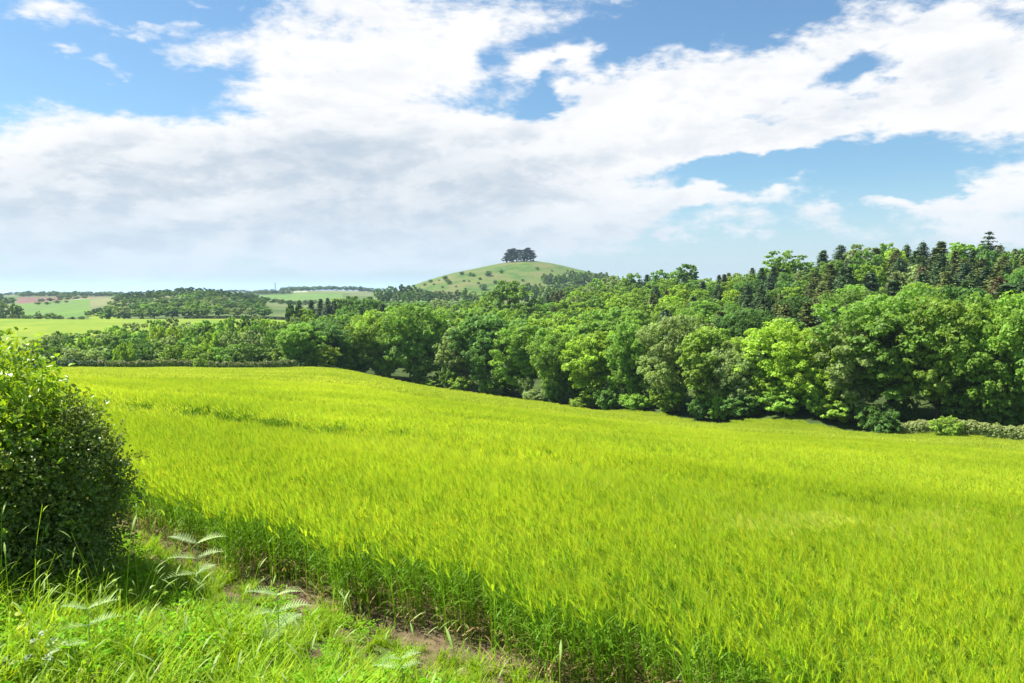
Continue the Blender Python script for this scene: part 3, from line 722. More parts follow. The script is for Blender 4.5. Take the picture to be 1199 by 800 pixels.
def conifer_geo(seed, Ht=18., W=6., leaf=.3, narrow=1.0, layers=42, skirt=.06, cedar=False):
    r = np.random.default_rng(seed); C, Nn, Tn = [], [], []; br = Geo(); up = np.array([0, 0, 1.])
    for i in range(layers):
        u = (i + r.uniform(-.3, .3)) / layers; z = Ht * (skirt + (1 - skirt) * min(max(u, 0), 1)); 
        L0 = W / 2 * ((1 - u) ** (.98 * narrow) * .985 + .015) * (1 if u > .12 else .75 + 2 * max(u, 0))
        nb = int(5 + 7 * (1 - u)) if not cedar else int(4 + 4 * (1 - u))
        for b in range(nb):
            a = r.uniform(0, 6.28); L_ = L0 * r.uniform(.62, 1.12) * (1 if not cedar else r.uniform(.6, 1.25)); d = np.array([math.cos(a), math.sin(a), 0])
            k = max(2, int(L_ / .42)); s = np.linspace(.25, 1, k)[:, None]
            P_ = np.array([0, 0, z]) + d * L_ * s + up * (L_ * (-.30 * s + .22 * s * s) if not cedar else L_ * (.12 * s - .06 * s * s))
            m_ = 9; q = np.repeat(P_, m_, 0) + r.normal(0, .20 + .03 * L_, (k * m_, 3)) * [1, 1, 1.15 if not cedar else .6]
            C.append(q); Nn.append(unit(up * .8 + d * .5 + sph(k * m_, r) * .8)); Tn.append(np.full(k * m_, r.uniform(.75, 1.2)))
            if b % 2 == 0:
                V, Fa = tube([np.array([0, 0, z]), P_[-1]], [.05, .015], 3); br.add(V, Fa)
    C = np.concatenate(C); Nn = np.concatenate(Nn); Tn = np.concatenate(Tn)
    V, Fa = quads(C, Nn, leaf * r.uniform(.6, 1.4, len(C)), r, .6); g = Geo(); g.add(V, Fa, 0, np.repeat(Tn, 4)[:, None] * np.ones(3))
    V, Fa = tube([(0, 0, -.6), (0, 0, Ht * .5), (0, 0, Ht)], [Ht * .016, Ht * .009, .02], 7); br.add(V, Fa)
    return g, br
def pine_geo(seed, Ht=16., W=9.):
    r = np.random.default_rng(seed); cen = []
    for i in range(15):
        a = r.uniform(0, 6.28); z = Ht * r.uniform(.45, .97); rr = W / 2 * r.uniform(.2, .95) * (1.15 - (z / Ht - .45) * 1.1)
        cen.append((np.array([rr * math.cos(a), rr * math.sin(a), z]), r.uniform(.8, 1.5)))
    C, Nn, Tn = [], [], []
    for c, rl in cen:
        m_ = 330; q = c + r.normal(0, 1, (m_, 3)) * np.array([rl * .62, rl * .62, rl * .3]); C.append(q); Nn.append(unit(np.array([0, 0, .8]) + sph(m_, r))); Tn.append(np.full(m_, r.uniform(.8, 1.2)))
    C = np.concatenate(C); V, Fa = quads(C, np.concatenate(Nn), .38 * r.uniform(.6, 1.3, len(C)), r, .6)
    g = Geo(); g.add(V, Fa, 0, np.repeat(np.concatenate(Tn), 4)[:, None] * np.ones(3))
    return g, trunk_geo(cen, seed + 1, Ht * 1.08, .38, 12)
PROTO = {}
def reg(kind, g, t, Ht, W, needle=False, merged=False):
    lm = M['needle'] if needle else M['leaf']; bm = M['pinebark'] if needle else M['bark']
    if merged:
        gg = Geo()
        for V_, F_, T_ in zip(g.V, g.Fs, g.T): gg.V.append(V_); gg.Fs.append(F_); gg.mi.append(0); gg.T.append(T_)
        gg.n = g.n; off = g.n
        for V_, F_, T_ in zip(t.V, t.Fs, t.T): gg.V.append(V_); gg.Fs.append(F_ + off); gg.mi.append(1); gg.T.append(T_)
        me = gg.mesh('tree', [lm, bm]); PROTO.setdefault(kind, []).append((me, None, Ht, W))
    else:
        PROTO.setdefault(kind, []).append((g.mesh('crown', [lm]), t.mesh('trunk', [bm], True), Ht, W))
for i in range(7):
    Ht, W = 15., [12., 10.5, 13., 9.5, 11., 12.5, 10.][i]
    g, cen = broad_crown(600 + i, Ht, W, [72, 62, 80, 60, 68, 76, 64][i], 15, 27, .27, [.05, .15, .08, .10, .2, .06, .12][i], [1.3, 1.7, 1.4, 1.2, 1.8, 1.5, 1.7][i])
    reg('broad', g, trunk_geo(cen, 650 + i, Ht, .32, 18), Ht, W)
for i in range(5):
    Ht, W = 12., [10., 9., 11., 8.5, 9.5][i]
    g, cen = broad_crown(700 + i, Ht, W, 32, 11, 14, .42, .03, 1.0)
    reg('broadmid', g, trunk_geo(cen, 750 + i, Ht, .26, 8), Ht, W)
for i in range(4):
    Ht, W = 10., [10., 9., 11., 8.5][i]
    g, cen = broad_crown(800 + i, Ht, W, 20, 8, 9, .75, .02, 1.0)
    reg('broadfar', g, trunk_geo(cen, 850 + i, Ht, .3, 4), Ht, W, merged=True)
for i in range(3):
    Ht, W = 4., [5., 4.4, 5.6][i]
    g, cen = broad_crown(900 + i, Ht, W, 30, 12, 18, .2, .0, .9)
    reg('shrub', g, trunk_geo(cen, 950 + i, Ht, .12, 8), Ht, W)
for i in range(5):
    g, br = conifer_geo(1000 + i, 18., [6.2, 5.6, 6.8, 7.4, 5.2][i], .34, [.85, .75, .8, .65, .9][i]); reg('conifer', g, br, 18., [6.2, 5.6, 6.8, 7.4, 5.2][i], True)
g, br = conifer_geo(1100, 20., 11., .36, .8, 24, .1, True); reg('cedar', g, br, 20., 10., True)
for i in range(3):
    g, t = pine_geo(1200 + i); reg('pine', g, t, 16., 9., True)

ALLT = []
def build_tree(d):
    crown, trunk, Ht, W = PROTO[d['kind']][d['v']]
    if trunk is None:
        o = bpy.data.objects.new(d['name'], crown); o.color = (*d['colr'], 1)
    else:
        o = bpy.data.objects.new(d['name'], None); o.empty_display_size = 1
    link(o); o.location = d['loc']; o.rotation_euler = (0, 0, d['rot']); o.scale = d['scl']
    if trunk is not None:
        c = bpy.data.objects.new('crown', crown); link(c); c.parent = o; c.color = (*d['colr'], 1)
        t = bpy.data.objects.new('trunk', trunk); link(t); t.parent = o
    d['o'] = o
def tree(kind, x, y, height, width, colr, name, row, look, group, v=None, sink=0., keep=False):
    pr = PROTO[kind]; v = random.randrange(len(pr)) if v is None else v % len(pr)
    Ht, W = pr[v][2], pr[v][3]; z = h(x, y) - sink
    d = dict(kind=kind, v=v, loc=(x, y, z), rot=random.uniform(0, 6.28), scl=(width / W, width / W, height / Ht), colr=colr, x=x / max(y, 1), row=row, look=look, group=group,
             name=name, Y=y, top=338 - F * (z + height) / y, bot=338 - F * z / y, wpx=width / y * F, keep=keep)
    ALLT.append(d); return d
def prof(pts): a = np.array(pts, float); return lambda p: float(np.interp(p, a[:, 0], a[:, 1]))

# palettes (leaf albedo)
G_BR = [(.27, .41, .04), (.25, .39, .04), (.29, .41, .04)]     # fresh yellow-green
G_MD = [(.21, .36, .05), (.19, .34, .05), (.24, .37, .05)]    # mid green
G_DK = [(.13, .25, .045), (.12, .24, .05), (.15, .26, .045)]      # deep green
G_GY = [(.25, .34, .11), (.24, .33, .12)]                        # grey-green
C_DK = [(.08, .145, .045), (.075, .135, .055), (.09, .155, .04)]
C_BR = [(.16, .13, .05), (.15, .135, .05)]
C_OL = [(.15, .19, .04), (.14, .18, .04)]
PAL = {'fresh yellow-green': G_BR, 'mid green': G_MD, 'deep green': G_DK, 'grey-green': G_GY, 'dark': C_DK, 'brown-tinged': C_BR, 'olive green': C_OL}
def pick(names, w): return random.choices(names, w)[0]
def shade(look):
    c = random.choice(PAL[look]); k = random.uniform(.88, 1.14); return tuple(q * k for q in c)

# --- the wood on the right: rows from the crop edge up to the ridge
edgeY = prof([(p, Y) for p, _, Y in EDGE])
front = prof([(390, 376), (430, 371), (470, 362), (505, 365), (545, 378), (570, 372), (610, 376), (640, 388), (700, 384), (750, 377), (800, 373), (850, 376), (895, 382), (940, 384), (975, 366), (1010, 352), (1060, 354), (1100, 357), (1150, 352), (1199, 345), (1320, 340)])
ridgeY = prof([(380, 400), (450, 430), (520, 420), (600, 400), (700, 410), (800, 380), (900, 300), (1000, 285), (1100, 280), (1320, 270)])
sky_ = prof([(380, 352), (430, 350), (455, 356), (500, 354), (540, 354), (570, 348), (620, 352), (655, 343), (690, 333), (720, 326), (760, 320), (790, 316), (830, 324), (870, 318), (900, 313), (935, 312), (955, 298), (985, 288), (1020, 280), (1060, 284), (1100, 284), (1150, 286), (1199, 290), (1320, 292)])
ROWS = ['front row at the barley edge', 'second row behind the barley edge', 'third rank of the wood', 'fourth rank of the wood', 'fifth rank of the wood',
        'sixth rank of the wood', 'seventh rank of the wood', 'ridge row against the sky']
# hand-placed front row: px, top py, width px, look, variant
FRONT = [(352, 379, 46, 'mid green', 4), (381, 377, 52, 'deep green', 0), (425, 388, 40, 'mid green', 1), (447, 368, 62, 'mid green', 2), (489, 362, 70, 'mid green', 5), (535, 384, 42, 'grey-green', 3),
         (567, 370, 64, 'deep green', 4), (612, 384, 56, 'mid green', 1), (655, 392, 58, 'mid green', 2), (700, 386, 60, 'fresh yellow-green', 6),
         (742, 378, 60, 'mid green', 0), (788, 374, 64, 'grey-green', 5), (832, 384, 66, 'mid green', 3), (872, 400, 62, 'grey-green', 2), (905, 380, 84, 'fresh yellow-green', 0),
         (962, 390, 74, 'fresh yellow-green', 5), (1003, 372, 78, 'grey-green', 6), (1042, 348, 110, 'mid green', 4), (1102, 354, 92, 'mid green', 1), (1160, 352, 104, 'mid green', 2), (1232, 342, 110, 'mid green', 5), (1310, 338, 110, 'deep green', 3)]
for px, top, wpx, look, v in FRONT:
    Y = edgeY(px) + 5 + wpx / F * edgeY(px) * .35
    X = X_of(px, Y); ht = Z_of(top, Y) - h(X, Y)
    tree('broad', X, Y, ht, wpx / F * Y * 1.12, shade(look), 'broadleaf_tree', ROWS[0], look + ' spreading', 'trees of the wood', v)
NR = 7
for k in range(1, NR + 1):
    t = k / NR; px = 395 - random.uniform(0, 20) + (15 if k > 2 else 0)
    while px < 1300:
        e = edgeY(px); Yr = ridgeY(px); Y = e + 10 + (Yr - e - 10) * t ** 1.0 + random.uniform(-6, 6)
        tp = front(px) + (sky_(px) - front(px)) * t ** .85
        con = 0.0
        if px > 875: con = .86 if k >= 2 else .4
        if px > 900 and k >= 6: con = .72
        if 760 < px <= 875: con = .42 if 1 < k < 6 else .2
        if 640 < px <= 760: con = .14
        if px < 460 and k >= 3: con = .55
        if 905 < px < 945 and k > 3: con = .1
        X = X_of(px, Y); g0 = h(X, Y)
        if random.random() < con:
            look = pick(['dark', 'olive green', 'brown-tinged'], [5, 4, .5 if px > 950 else .15])
            ht = Z_of(tp - random.uniform(-3, 3 if k == NR else 5), Y) - g0; ht = min(max(ht, 9), 24); w = min(random.uniform(8.0, 13), ht * .78)
            tree('conifer', X, Y, ht, w, shade(look), 'conifer_tree', ROWS[k], look + ' pointed', 'trees of the wood'); stp = w * .6
        else:
            look = pick(['fresh yellow-green', 'mid green', 'deep green', 'grey-green'], [2, 4.5, 2, .8] if px < 880 else [.15, 2, 4, .3])
            ht = Z_of(tp - random.uniform(-4, 4), Y) - g0; ht = min(max(ht, 7), 22); w = min(random.uniform(8.5, 12.5), ht * .88)
            tree('broad' if Y < 210 else 'broadmid', X, Y, ht, w, shade(look), 'broadleaf_tree', ROWS[k], look + ' rounded', 'trees of the wood'); stp = w * .80
        px += stp / Y * F
# named single trees of the wood
def single(kind, px, top, wpx, Y, look, name, label, cat='tree', v=None):
    X = X_of(px, Y); ht = max(Z_of(top, Y) - h(X, Y), 3)
    d = tree(kind, X, Y, ht, wpx / F * Y, shade(look), name, None, look, None, v, keep=True); d['label'] = label; d['cat'] = cat; return d
single('broadmid', 597, 329, 56, 320, 'deep green', 'broadleaf_tree', 'big dome-shaped tree standing above the wood just below the hill', v=0)
single('broadmid', 915, 295, 46, 292, 'mid green', 'broadleaf_tree', 'round-headed tree alone on the skyline left of the conifers', v=2)
single('cedar', 1153, 269, 50, 262, 'dark', 'cedar_tree', 'tall cedar with tiered branches topping the skyline at the right')
single('conifer', 1076, 312, 34, 205, 'brown-tinged', 'conifer_tree', 'tall conifer with brown-tinged needles in the middle of the conifer slope', v=3)
single('broadmid', 1045, 292, 30, 268, 'fresh yellow-green', 'broadleaf_tree', 'bright yellow-green tree among dark conifers high on the slope', v=1)
single('broadmid', 1128, 285, 52, 275, 'mid green', 'broadleaf_tree', 'broad green tree on the ridge left of the cedar', v=4)
single('broadmid', 803, 309, 30, 372, 'deep green', 'broadleaf_tree', 'deep green tree breaking the skyline right of the hill flank', v=3)
# trunk-foot bushes along the crop edge
px = 405
while px < 1300:
    Y = edgeY(px) + random.uniform(3.5, 6.0); w = random.uniform(2.6, 6.5); X = X_of(px, Y)
    look = pick(['fresh yellow-green', 'mid green', 'deep green', 'grey-green'], [.7, 3, 4, 1])
    if 1040 < px < 1300: Y += 5
    if True: tree('shrub', X, Y, random.uniform(2.0, 6.0), w, shade(look), 'edge_bush', 'line of bushes at the wood foot', look, 'bushes along the wood edge')
    px += w * random.uniform(.6, 1.3) / Y * F
px = 405
while px < 1320:
    Y = edgeY(px) + random.uniform(9, 14); w = random.uniform(5, 8); X = X_of(px, Y)
    tree('shrub', X, Y, random.uniform(4.5, 7.5), w, shade(random.choice(['deep green', 'mid green', 'deep green'])), 'edge_bush', 'the undergrowth among the front trunks', 'dark', 'undergrowth inside the wood')
    px += w * .62 / Y * F

# --- valley trees behind the left hedge
back = prof([(40, 402), (70, 392), (100, 389), (130, 384), (160, 380), (200, 375), (250, 374), (300, 372), (340, 366), (400, 366)])
VR = ['front row behind the low left hedge', 'second row behind the low left hedge', 'third row in the valley', 'back row in the valley']
for k, (Y0, f_) in enumerate(((186, 0.0), (208, .4), (236, .75), (262, 1.))):
    px = 30 + k * 9
    while px < 402 - 12 * k:
        Y = Y0 + random.uniform(-5, 5); tp = 403 + (back(px) - 403) * f_ + random.uniform(-4, 5)
        X = X_of(px, Y); ht = max(Z_of(tp, Y) - h(X, Y), 4); w = min(random.uniform(5.5, 10), ht * .92)
        look = pick(['fresh yellow-green', 'mid green', 'deep green', 'grey-green'], [1.6, 4, 2, 2])
        tree('broadmid', X, Y, ht, w, shade(look), 'broadleaf_tree', VR[k], look + ' bushy', 'trees in the valley'); px += w * .78 / Y * F
# dark copse right of the valley
for i, (px, top, w, ki) in enumerate(((342, 355, 14, 0), (351, 352, 12, 1), (365, 352, 13, 1), (376, 350, 14, 1), (384, 349, 14, 1), (392, 352, 16, 1), (401, 350, 20, 0), (414, 347, 26, 0), (430, 348, 26, 0), (356, 361, 24, 2), (345, 370, 14, 1), (440, 352, 22, 0), (422, 360, 18, 1), (408, 362, 16, 1))):
    Y = 330 + 8 * (i % 4); look = ['deep green', 'dark', 'fresh yellow-green'][ki]; X = X_of(px, Y); ht = max(Z_of(top, Y) - h(X, Y), 5)
    tree('conifer' if ki == 1 else 'broadmid', X, Y, ht, w / F * Y * (1.75 if ki == 1 else 1.15), shade(look), 'conifer_tree' if ki == 1 else 'broadleaf_tree', 'small copse between valley and wood', look + (' narrow' if ki == 1 else ' rounded'), 'trees of the small copse')

# --- wooded knoll
kn = prof([(120, 352), (150, 350), (175, 344), (195, 339), (215, 336), (232, 336), (243, 337), (262, 339), (285, 342), (310, 347), (330, 352)])
for k in range(6):
    t = k / 5; px = 128 + 3 * k
    while px < 322 - 4 * k:
        Y = 560 + 290 * t + random.uniform(-12, 12); tp = 360 + (kn(px) - 360) * t ** .9 + random.uniform(-1.2, 1.2); X = X_of(px, Y)
        ht = min(max(Z_of(tp, Y) - h(X, Y), 6), 17); w = random.uniform(10, 15)
        look = pick(['mid green', 'deep green', 'grey-green'], [2, 6, 1])
        tree('broadfar', X, Y, ht, w, shade(look), 'broadleaf_tree', ['foot', 'second rank', 'third rank', 'fourth rank', 'fifth rank', 'crest'][k] + ' of the wooded knoll', look, 'trees on the wooded knoll'); px += w * .85 / Y * F

# --- foot of the hill and the middle distance
def row(p0, p1, tp, Y0, w0, w1, looks, rowname, group, kind='broadfar', jt=1.2, jy=15, gap=.8):
    px = p0
    while px < p1:
        Y = Y0 + random.uniform(-jy, jy); X = X_of(px, Y); w = random.uniform(w0, w1); t_ = tp(px) if callable(tp) else tp
        look = random.choice(looks); ht = min(max(Z_of(t_ + random.uniform(-jt, jt), Y) - h(X, Y), w * .5), 19)
        tree(kind, X, Y, ht, w, shade(look), 'broadleaf_tree', rowname, look, group); px += w * gap / Y * F
gs = ['mid green', 'deep green', 'grey-green']
row(447, 520, prof([(447, 338), (465, 332), (478, 333), (500, 340), (520, 339)]), 900, 11, 16, gs, 'skyline row left of the hill foot', 'trees at the hill foot')
row(452, 590, prof([(452, 342), (480, 341), (520, 341), (545, 338), (562, 344), (590, 338)]), 800, 8, 16, gs, 'lower row left of the hill foot', 'trees at the hill foot')
row(440, 585, prof([(440, 352), (520, 353), (585, 352)]), 600, 9, 13, gs, 'meadow row below the hill', 'trees at the hill foot')
row(583, 625, prof([(583, 329), (600, 325), (625, 333)]), 840, 9, 13, ['mid green', 'deep green'], 'clump on the lower hillside', 'trees on the hillside')
row(617, 640, 322, 900, 9, 12, ['deep green', 'mid green'], 'pair on the right hillside', 'trees on the hillside', gap=1.0)
row(638, 722, prof([(638, 320), (655, 323), (668, 316), (690, 315), (712, 320), (722, 326)]), 1010, 11, 15, ['grey-green', 'mid green', 'grey-green'], 'belt on the right flank of the hill', 'trees on the hillside', gap=.6)
row(640, 730, prof([(640, 330), (690, 325), (730, 326)]), 780, 10, 14, gs, 'row below the flank belt', 'trees on the hillside')
# hillside scrub
SC = [(504, 331), (514, 329), (521, 327.5), (541, 322), (551, 323.5), (554, 324), (572, 323.5), (543, 330), (549, 330), (518, 337), (508, 334), (526, 333), (566, 340), (497, 335), (560, 333), (580, 332), (534, 337), (562, 328), (587, 320), (629, 316), (612, 330), (606, 334), (646, 318), (590, 334), (524, 331)]
for i, (px, py) in enumerate(SC):
    lo, hi = 820.0, 1260.0
    Y = next((q for q in np.arange(850, 1230, 4) if h(*(zx(px, py, q)[0], q)) >= zx(px, py, q)[1]), 1000.)
    w = random.uniform(3, 8) * (1.6 if i in (6, 12) else 1); X = zx(px, py, Y)[0]
    tree('broadfar', X, Y, w * .75, w, shade('deep green'), 'scrub_bush', 'hillside turf scatter', 'small dark', 'bushes dotted on the hillside', sink=.5)
# pines crowning the hill
for i, (px, top, w) in enumerate(((593, 296, 10), (597, 291, 12), (601, 290, 13), (605, 292, 14), (609, 294, 13), (613, 292, 12), (617, 289, 13), (621, 290, 12), (625, 297, 10), (599, 296, 13), (615, 296, 14), (607, 296, 13))):
    Y = 1185 + 8 * (i % 3); X = X_of(px, Y); ht = Z_of(top, Y) - h(X, Y)
    tree('pine', X, Y, ht * random.uniform(.9, 1.05), w / F * Y * 1.12, (.02, .04, .028), 'pine_tree', 'clump crowning the hill', 'dark tall', 'pines crowning the hill')
for px, Y in ((594, 1178), (600, 1176), (605, 1180), (610, 1176), (616, 1178), (621, 1180)):
    tree('broadfar', X_of(px, Y), Y, random.uniform(9, 13), 15, (.025, .05, .03), 'scrub_bush', 'undergrowth below the hilltop pines', 'dark low', 'bushes under the hilltop pines')

# --- far left countryside
row(2, 30, prof([(0, 352), (30, 356)]), 560, 9, 13, gs, 'row at the far left below the plough', 'far hedgerow trees', gap=.9)
row(2, 22, prof([(0, 346), (22, 350)]), 1000, 12, 17, gs, 'upper row at the far left edge', 'far hedgerow trees')
row(6, 60, 371, 470, 5, 8, gs, 'hedge beyond the bright middle field', 'far hedgerow trees', gap=1.1)
row(70, 104, 370.5, 480, 4, 7, gs, 'sparse hedge beyond the middle field', 'far hedgerow trees', gap=1.4)
row(105, 130, prof([(105, 364), (130, 357)]), 640, 7, 10, ['mid green', 'deep green'], 'hedge climbing to the knoll', 'far hedgerow trees', gap=.7)
row(46, 82, prof([(46, 366), (82, 364)]), 900, 5, 8, gs, 'hedge across the green slope', 'far hedgerow trees', gap=1.6)
row(50, 104, 358, 1040, 7, 10, gs, 'hedge under the ploughed fields', 'far hedgerow trees', gap=1.3)
row(72, 86, prof([(72, 354), (86, 346)]), 1250, 10, 13, gs, 'hedge between the two ploughed fields', 'far hedgerow trees', gap=.6)
row(28, 135, prof([(28, 347), (60, 344), (95, 344), (101, 341), (110, 343), (135, 347)]), 1480, 14, 22, gs, 'belt above the ploughed fields', 'far hedgerow trees', gap=.7)
row(300, 342, prof([(300, 354), (342, 356)]), 900, 10, 14, gs, 'row right of the knoll', 'far hedgerow trees')
row(338, 366, 352, 1000, 10, 15, gs, 'dark clump below the far green field', 'far hedgerow trees', gap=.6)
row(300, 345, prof([(300, 346), (330, 343), (345, 341)]), 1720, 12, 18, gs, 'hedge above the far green field', 'far hedgerow trees', gap=.7)
row(332, 450, prof([(332, 341), (347, 336), (356, 336), (365, 340), (385, 339), (400, 337), (420, 336), (435, 339), (450, 341)]), 1960, 14, 24, ['mid green', 'deep green'], 'skyline belt left of the hill', 'far hedgerow trees', jt=1.5, gap=.55)

# far-off woodland that reads as one mass
def build_far_woods():
    p, ix, s, ro = [], [], [], []
    for (p0, p1, Y0, Y1, n_) in ((-250, 300, 1500, 2900, 520), (300, 460, 2050, 2900, 120), (-250, 8, 500, 1400, 90), (700, 1500, 480, 1500, 200)):
        for _ in range(n_):
            px = random.uniform(p0, p1); Y = random.uniform(Y0, Y1)
            if wob(px * .03, Y * .004, 1.0, 1) < .05: continue
            X = X_of(px, Y); p.append((X, Y, h(X, Y))); q = random.uniform(.6, 1.1); s.append((q * 1.5, q * 1.5, q * .8)); ro.append((0, 0, random.uniform(0, 6))); ix.append(random.randrange(3))
    ms = []
    lm = leaf_mat('far_leaves', (.05, .10, .03), .3, .6, .2)
    for i in range(3):
        g, cen = broad_crown(1300 + i, 9, 11, 14, 7, 8, 1.0, .0, .8); ms.append(g.mesh('far_crown', [lm]))
    scatter('distant_woodland', p, ro, s, ix, ms, 'far-off woods fading towards the sea', 'woodland')
build_far_woods()

# --- hedges
def hedge(name, pts, hgt, wid, colr, label, leaf=.14, dens=130, top=None, seed=1, posts=None):
    r = np.random.default_rng(seed); g = Geo(); C = []; Nn = []; up = np.array([0, 0, 1.])
    st = Geo()
    for (x0, y0), (x1, y1) in zip(pts[:-1], pts[1:]):
        L_ = math.hypot(x1 - x0, y1 - y0); u = np.array([(x1 - x0) / L_, (y1 - y0) / L_]); nr_ = np.array([-u[1], u[0]])
        k = int(L_ * dens * (hgt + wid)); t = r.uniform(0, L_, k); a = r.uniform(-.12 * math.pi, 1.12 * math.pi, k)
        mod = 1 + .10 * np.sin(t * 1.7 + seed) + .08 * np.sin(t * 4.3 + 1) + r.normal(0, .06, k)
        off = np.cos(a) * wid / 2 * mod; zz = hgt * .5 + np.sign(np.sin(a)) * np.abs(np.sin(a)) ** .6 * hgt * .5 * mod
        low = r.uniform(size=k) < .35; off[low] = np.sign(off[low]) * wid / 2 * mod[low]; zz[low] = r.uniform(0, hgt * .8, low.sum())
        xx = x0 + u[0] * t + nr_[0] * off; yy = y0 + u[1] * t + nr_[1] * off
        C.append(np.column_stack([xx, yy, H(xx, yy) + np.maximum(zz, .02)]))
        Nn.append(unit(np.column_stack([nr_[0] * np.cos(a), nr_[1] * np.cos(a), np.abs(np.sin(a)) + .2]) + sph(k, r) * .7))
        hb = [(x0 + u[0] * tt, y0 + u[1] * tt, h(x0 + u[0] * tt, y0 + u[1] * tt) + .12) for tt in np.arange(0, L_ + .9, .9)]
        V, Fa = tube(hb, [.14] * len(hb), 5); st.add(V, Fa)
        for q in range(int(L_ / .7)):
            tt = q * .7 + r.uniform(0, .4); bx, by = x0 + u[0] * tt, y0 + u[1] * tt; bz = h(bx, by)
            V, Fa = tube([(bx, by, bz - .05), (bx + r.normal(0, .1), by + r.normal(0, .1), bz + hgt * .8)], [.04, .015], 4); st.add(V, Fa)
    C = np.concatenate(C); base = C[0].copy()
    V, Fa = quads(C - base, np.concatenate(Nn), leaf * r.uniform(.6, 1.4, len(C)), r, .8)
    tint = r.uniform(.8, 1.2, (len(C), 1)) * np.ones(3)
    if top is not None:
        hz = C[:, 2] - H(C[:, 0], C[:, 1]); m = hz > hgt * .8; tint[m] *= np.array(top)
    g.add(V, Fa, 0, np.repeat(tint, 4, 0))
    root = bpy.data.objects.new(name, None); link(root); root.location = base; root.empty_display_size = 1
    o = obj('foliage', g.mesh(name, [M['leaf']]), root); o.color = (*colr, 1)
    V0 = [v - base for v in st.V]; st.V = V0
    obj('stems', st.mesh(name + '_stems', [M['bark']]), root)
    return tag(root, label, 'hedge')
def pl(pairs): return [(X_of(p, Y), Y) for p, Y in pairs]
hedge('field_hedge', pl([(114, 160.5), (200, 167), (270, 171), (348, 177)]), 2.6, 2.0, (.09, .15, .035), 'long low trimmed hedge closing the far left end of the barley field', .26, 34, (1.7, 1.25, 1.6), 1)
hedge('field_hedge', pl([(60, 157), (84, 158.5), (113, 160.3)]), 2.5, 1.9, (.05, .10, .03), 'short dark hedge end between the foreground bush and the long low hedge', .26, 34, None, 2)
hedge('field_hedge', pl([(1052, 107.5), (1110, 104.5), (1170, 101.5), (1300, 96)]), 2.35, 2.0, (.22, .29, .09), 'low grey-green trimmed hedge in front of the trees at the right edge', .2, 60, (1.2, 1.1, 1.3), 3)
hedge('distant_hedge', pl([(216, 446), (260, 447), (306, 445), (352, 440)]), 1.5, 2, (.03, .06, .02), 'thin dark hedge along the top of the bright middle field', .5, 9, None, 4)
single('shrub', 233, 421, 16, 164, 'mid green', 'hedge_bush', 'rounded bush swelling up in the middle of the long low hedge', 'bush')
single('shrub', 1113, 491, 36, 102, 'mid green', 'hedge_bush', 'leafier green bush growing up through the right-hand hedge', 'bush')
single('shrub', 1040, 482, 34, 107, 'deep green', 'hedge_bush', 'dark ivy-clad bush at the left end of the right-hand hedge', 'bush')
single('shrub', 146, 402, 24, 176, 'fresh yellow-green', 'broadleaf_tree', 'small bright yellow-green tree just behind the low left hedge', 'tree')
single('broadmid', 67, 388, 16, 250, 'deep green', 'broadleaf_tree', 'small dark round tree at the left edge of the bright middle field', 'tree')
single('broadfar', 46, 365, 7, 620, 'deep green', 'broadleaf_tree', 'lone small dark tree in the meadow beyond the bright middle field', 'tree')

# pale grass margin between crop and wood at left end
M['margin'] = leaf_mat('margin_grass', (.13, .24, .02), .4, .5, .3)
# --- mast on the horizon
def mast():
    Y = 2300; X = X_of(323.5, Y); z0 = h(X, Y); top = Z_of(331.5, Y); Hh = top - z0
    root = bpy.data.objects.new('lattice_mast', None); link(root); root.location = (X, Y, z0); root.empty_display_size = 1
    m, nt, N, L = new_mat('galvanised_steel'); out = N.new('ShaderNodeOutputMaterial'); b = N.new('ShaderNodeBsdfPrincipled'); b.inputs['Base Color'].default_value = (.3, .32, .34, 1); b.inputs['Metallic'].default_value = .6; L.new(b.outputs[0], out.inputs[0])
    g = Geo(); w = 1.6
    for sx in (-1, 1):
        for sy in (-1, 1):
            V, Fa = tube([(sx * w, sy * w, -1), (sx * .5, sy * .5, Hh)], [.35, .28], 4); g.add(V, Fa)
    k = 9
    for i in range(k):
        a, b_ = i / k, (i + 1) / k; wa, wb = w - (w - .5) * a, w - (w - .5) * b_
        for s in (-1, 1):
            V, Fa = tube([(-wa, s * wa, a * Hh), (wb, s * wb, b_ * Hh)], [.15, .15], 3); g.add(V, Fa)
            V, Fa = tube([(s * wa, -wa, a * Hh), (s * wb, wb, b_ * Hh)], [.15, .15], 3); g.add(V, Fa)
    obj('tower', g.mesh('tower', [m]), root)
    for i in range(3):
        g = Geo(); a = i * 2.1; V, Fa = tube([(math.cos(a) * .9, math.sin(a) * .9, Hh - 4), (math.cos(a) * .9, math.sin(a) * .9, Hh - .5)], [.4, .4], 6); g.add(V, Fa); obj('antenna', g.mesh('antenna', [m]), root)
    tag(root, 'thin grey mast on the horizon left of the far green field', 'mast')
mast()

# ------------------------------------------------------------------ labels for the tree rows: counted from the left in their row
ORD = ['leftmost', 'second', 'third', 'fourth', 'fifth', 'sixth', 'seventh', 'eighth', 'ninth', 'tenth', 'eleventh', 'twelfth', 'thirteenth', 'fourteenth', 'fifteenth', 'sixteenth', 'seventeenth', 'eighteenth', 'nineteenth', 'twentieth']
def ordn(i):
    if i < 20: return ORD[i]
    tens = ['', '', 'twenty', 'thirty', 'forty', 'fifty', 'sixty'][(i + 1) // 10]; u = (i + 1) % 10
    return ({'twenty': 'twentieth', 'thirty': 'thirtieth', 'forty': 'fortieth', 'fifty': 'fiftieth'}.get(tens) if u == 0 else tens + '-' + ['', 'first', 'second', 'third', 'fourth', 'fifth', 'sixth', 'seventh', 'eighth', 'ninth'][u])
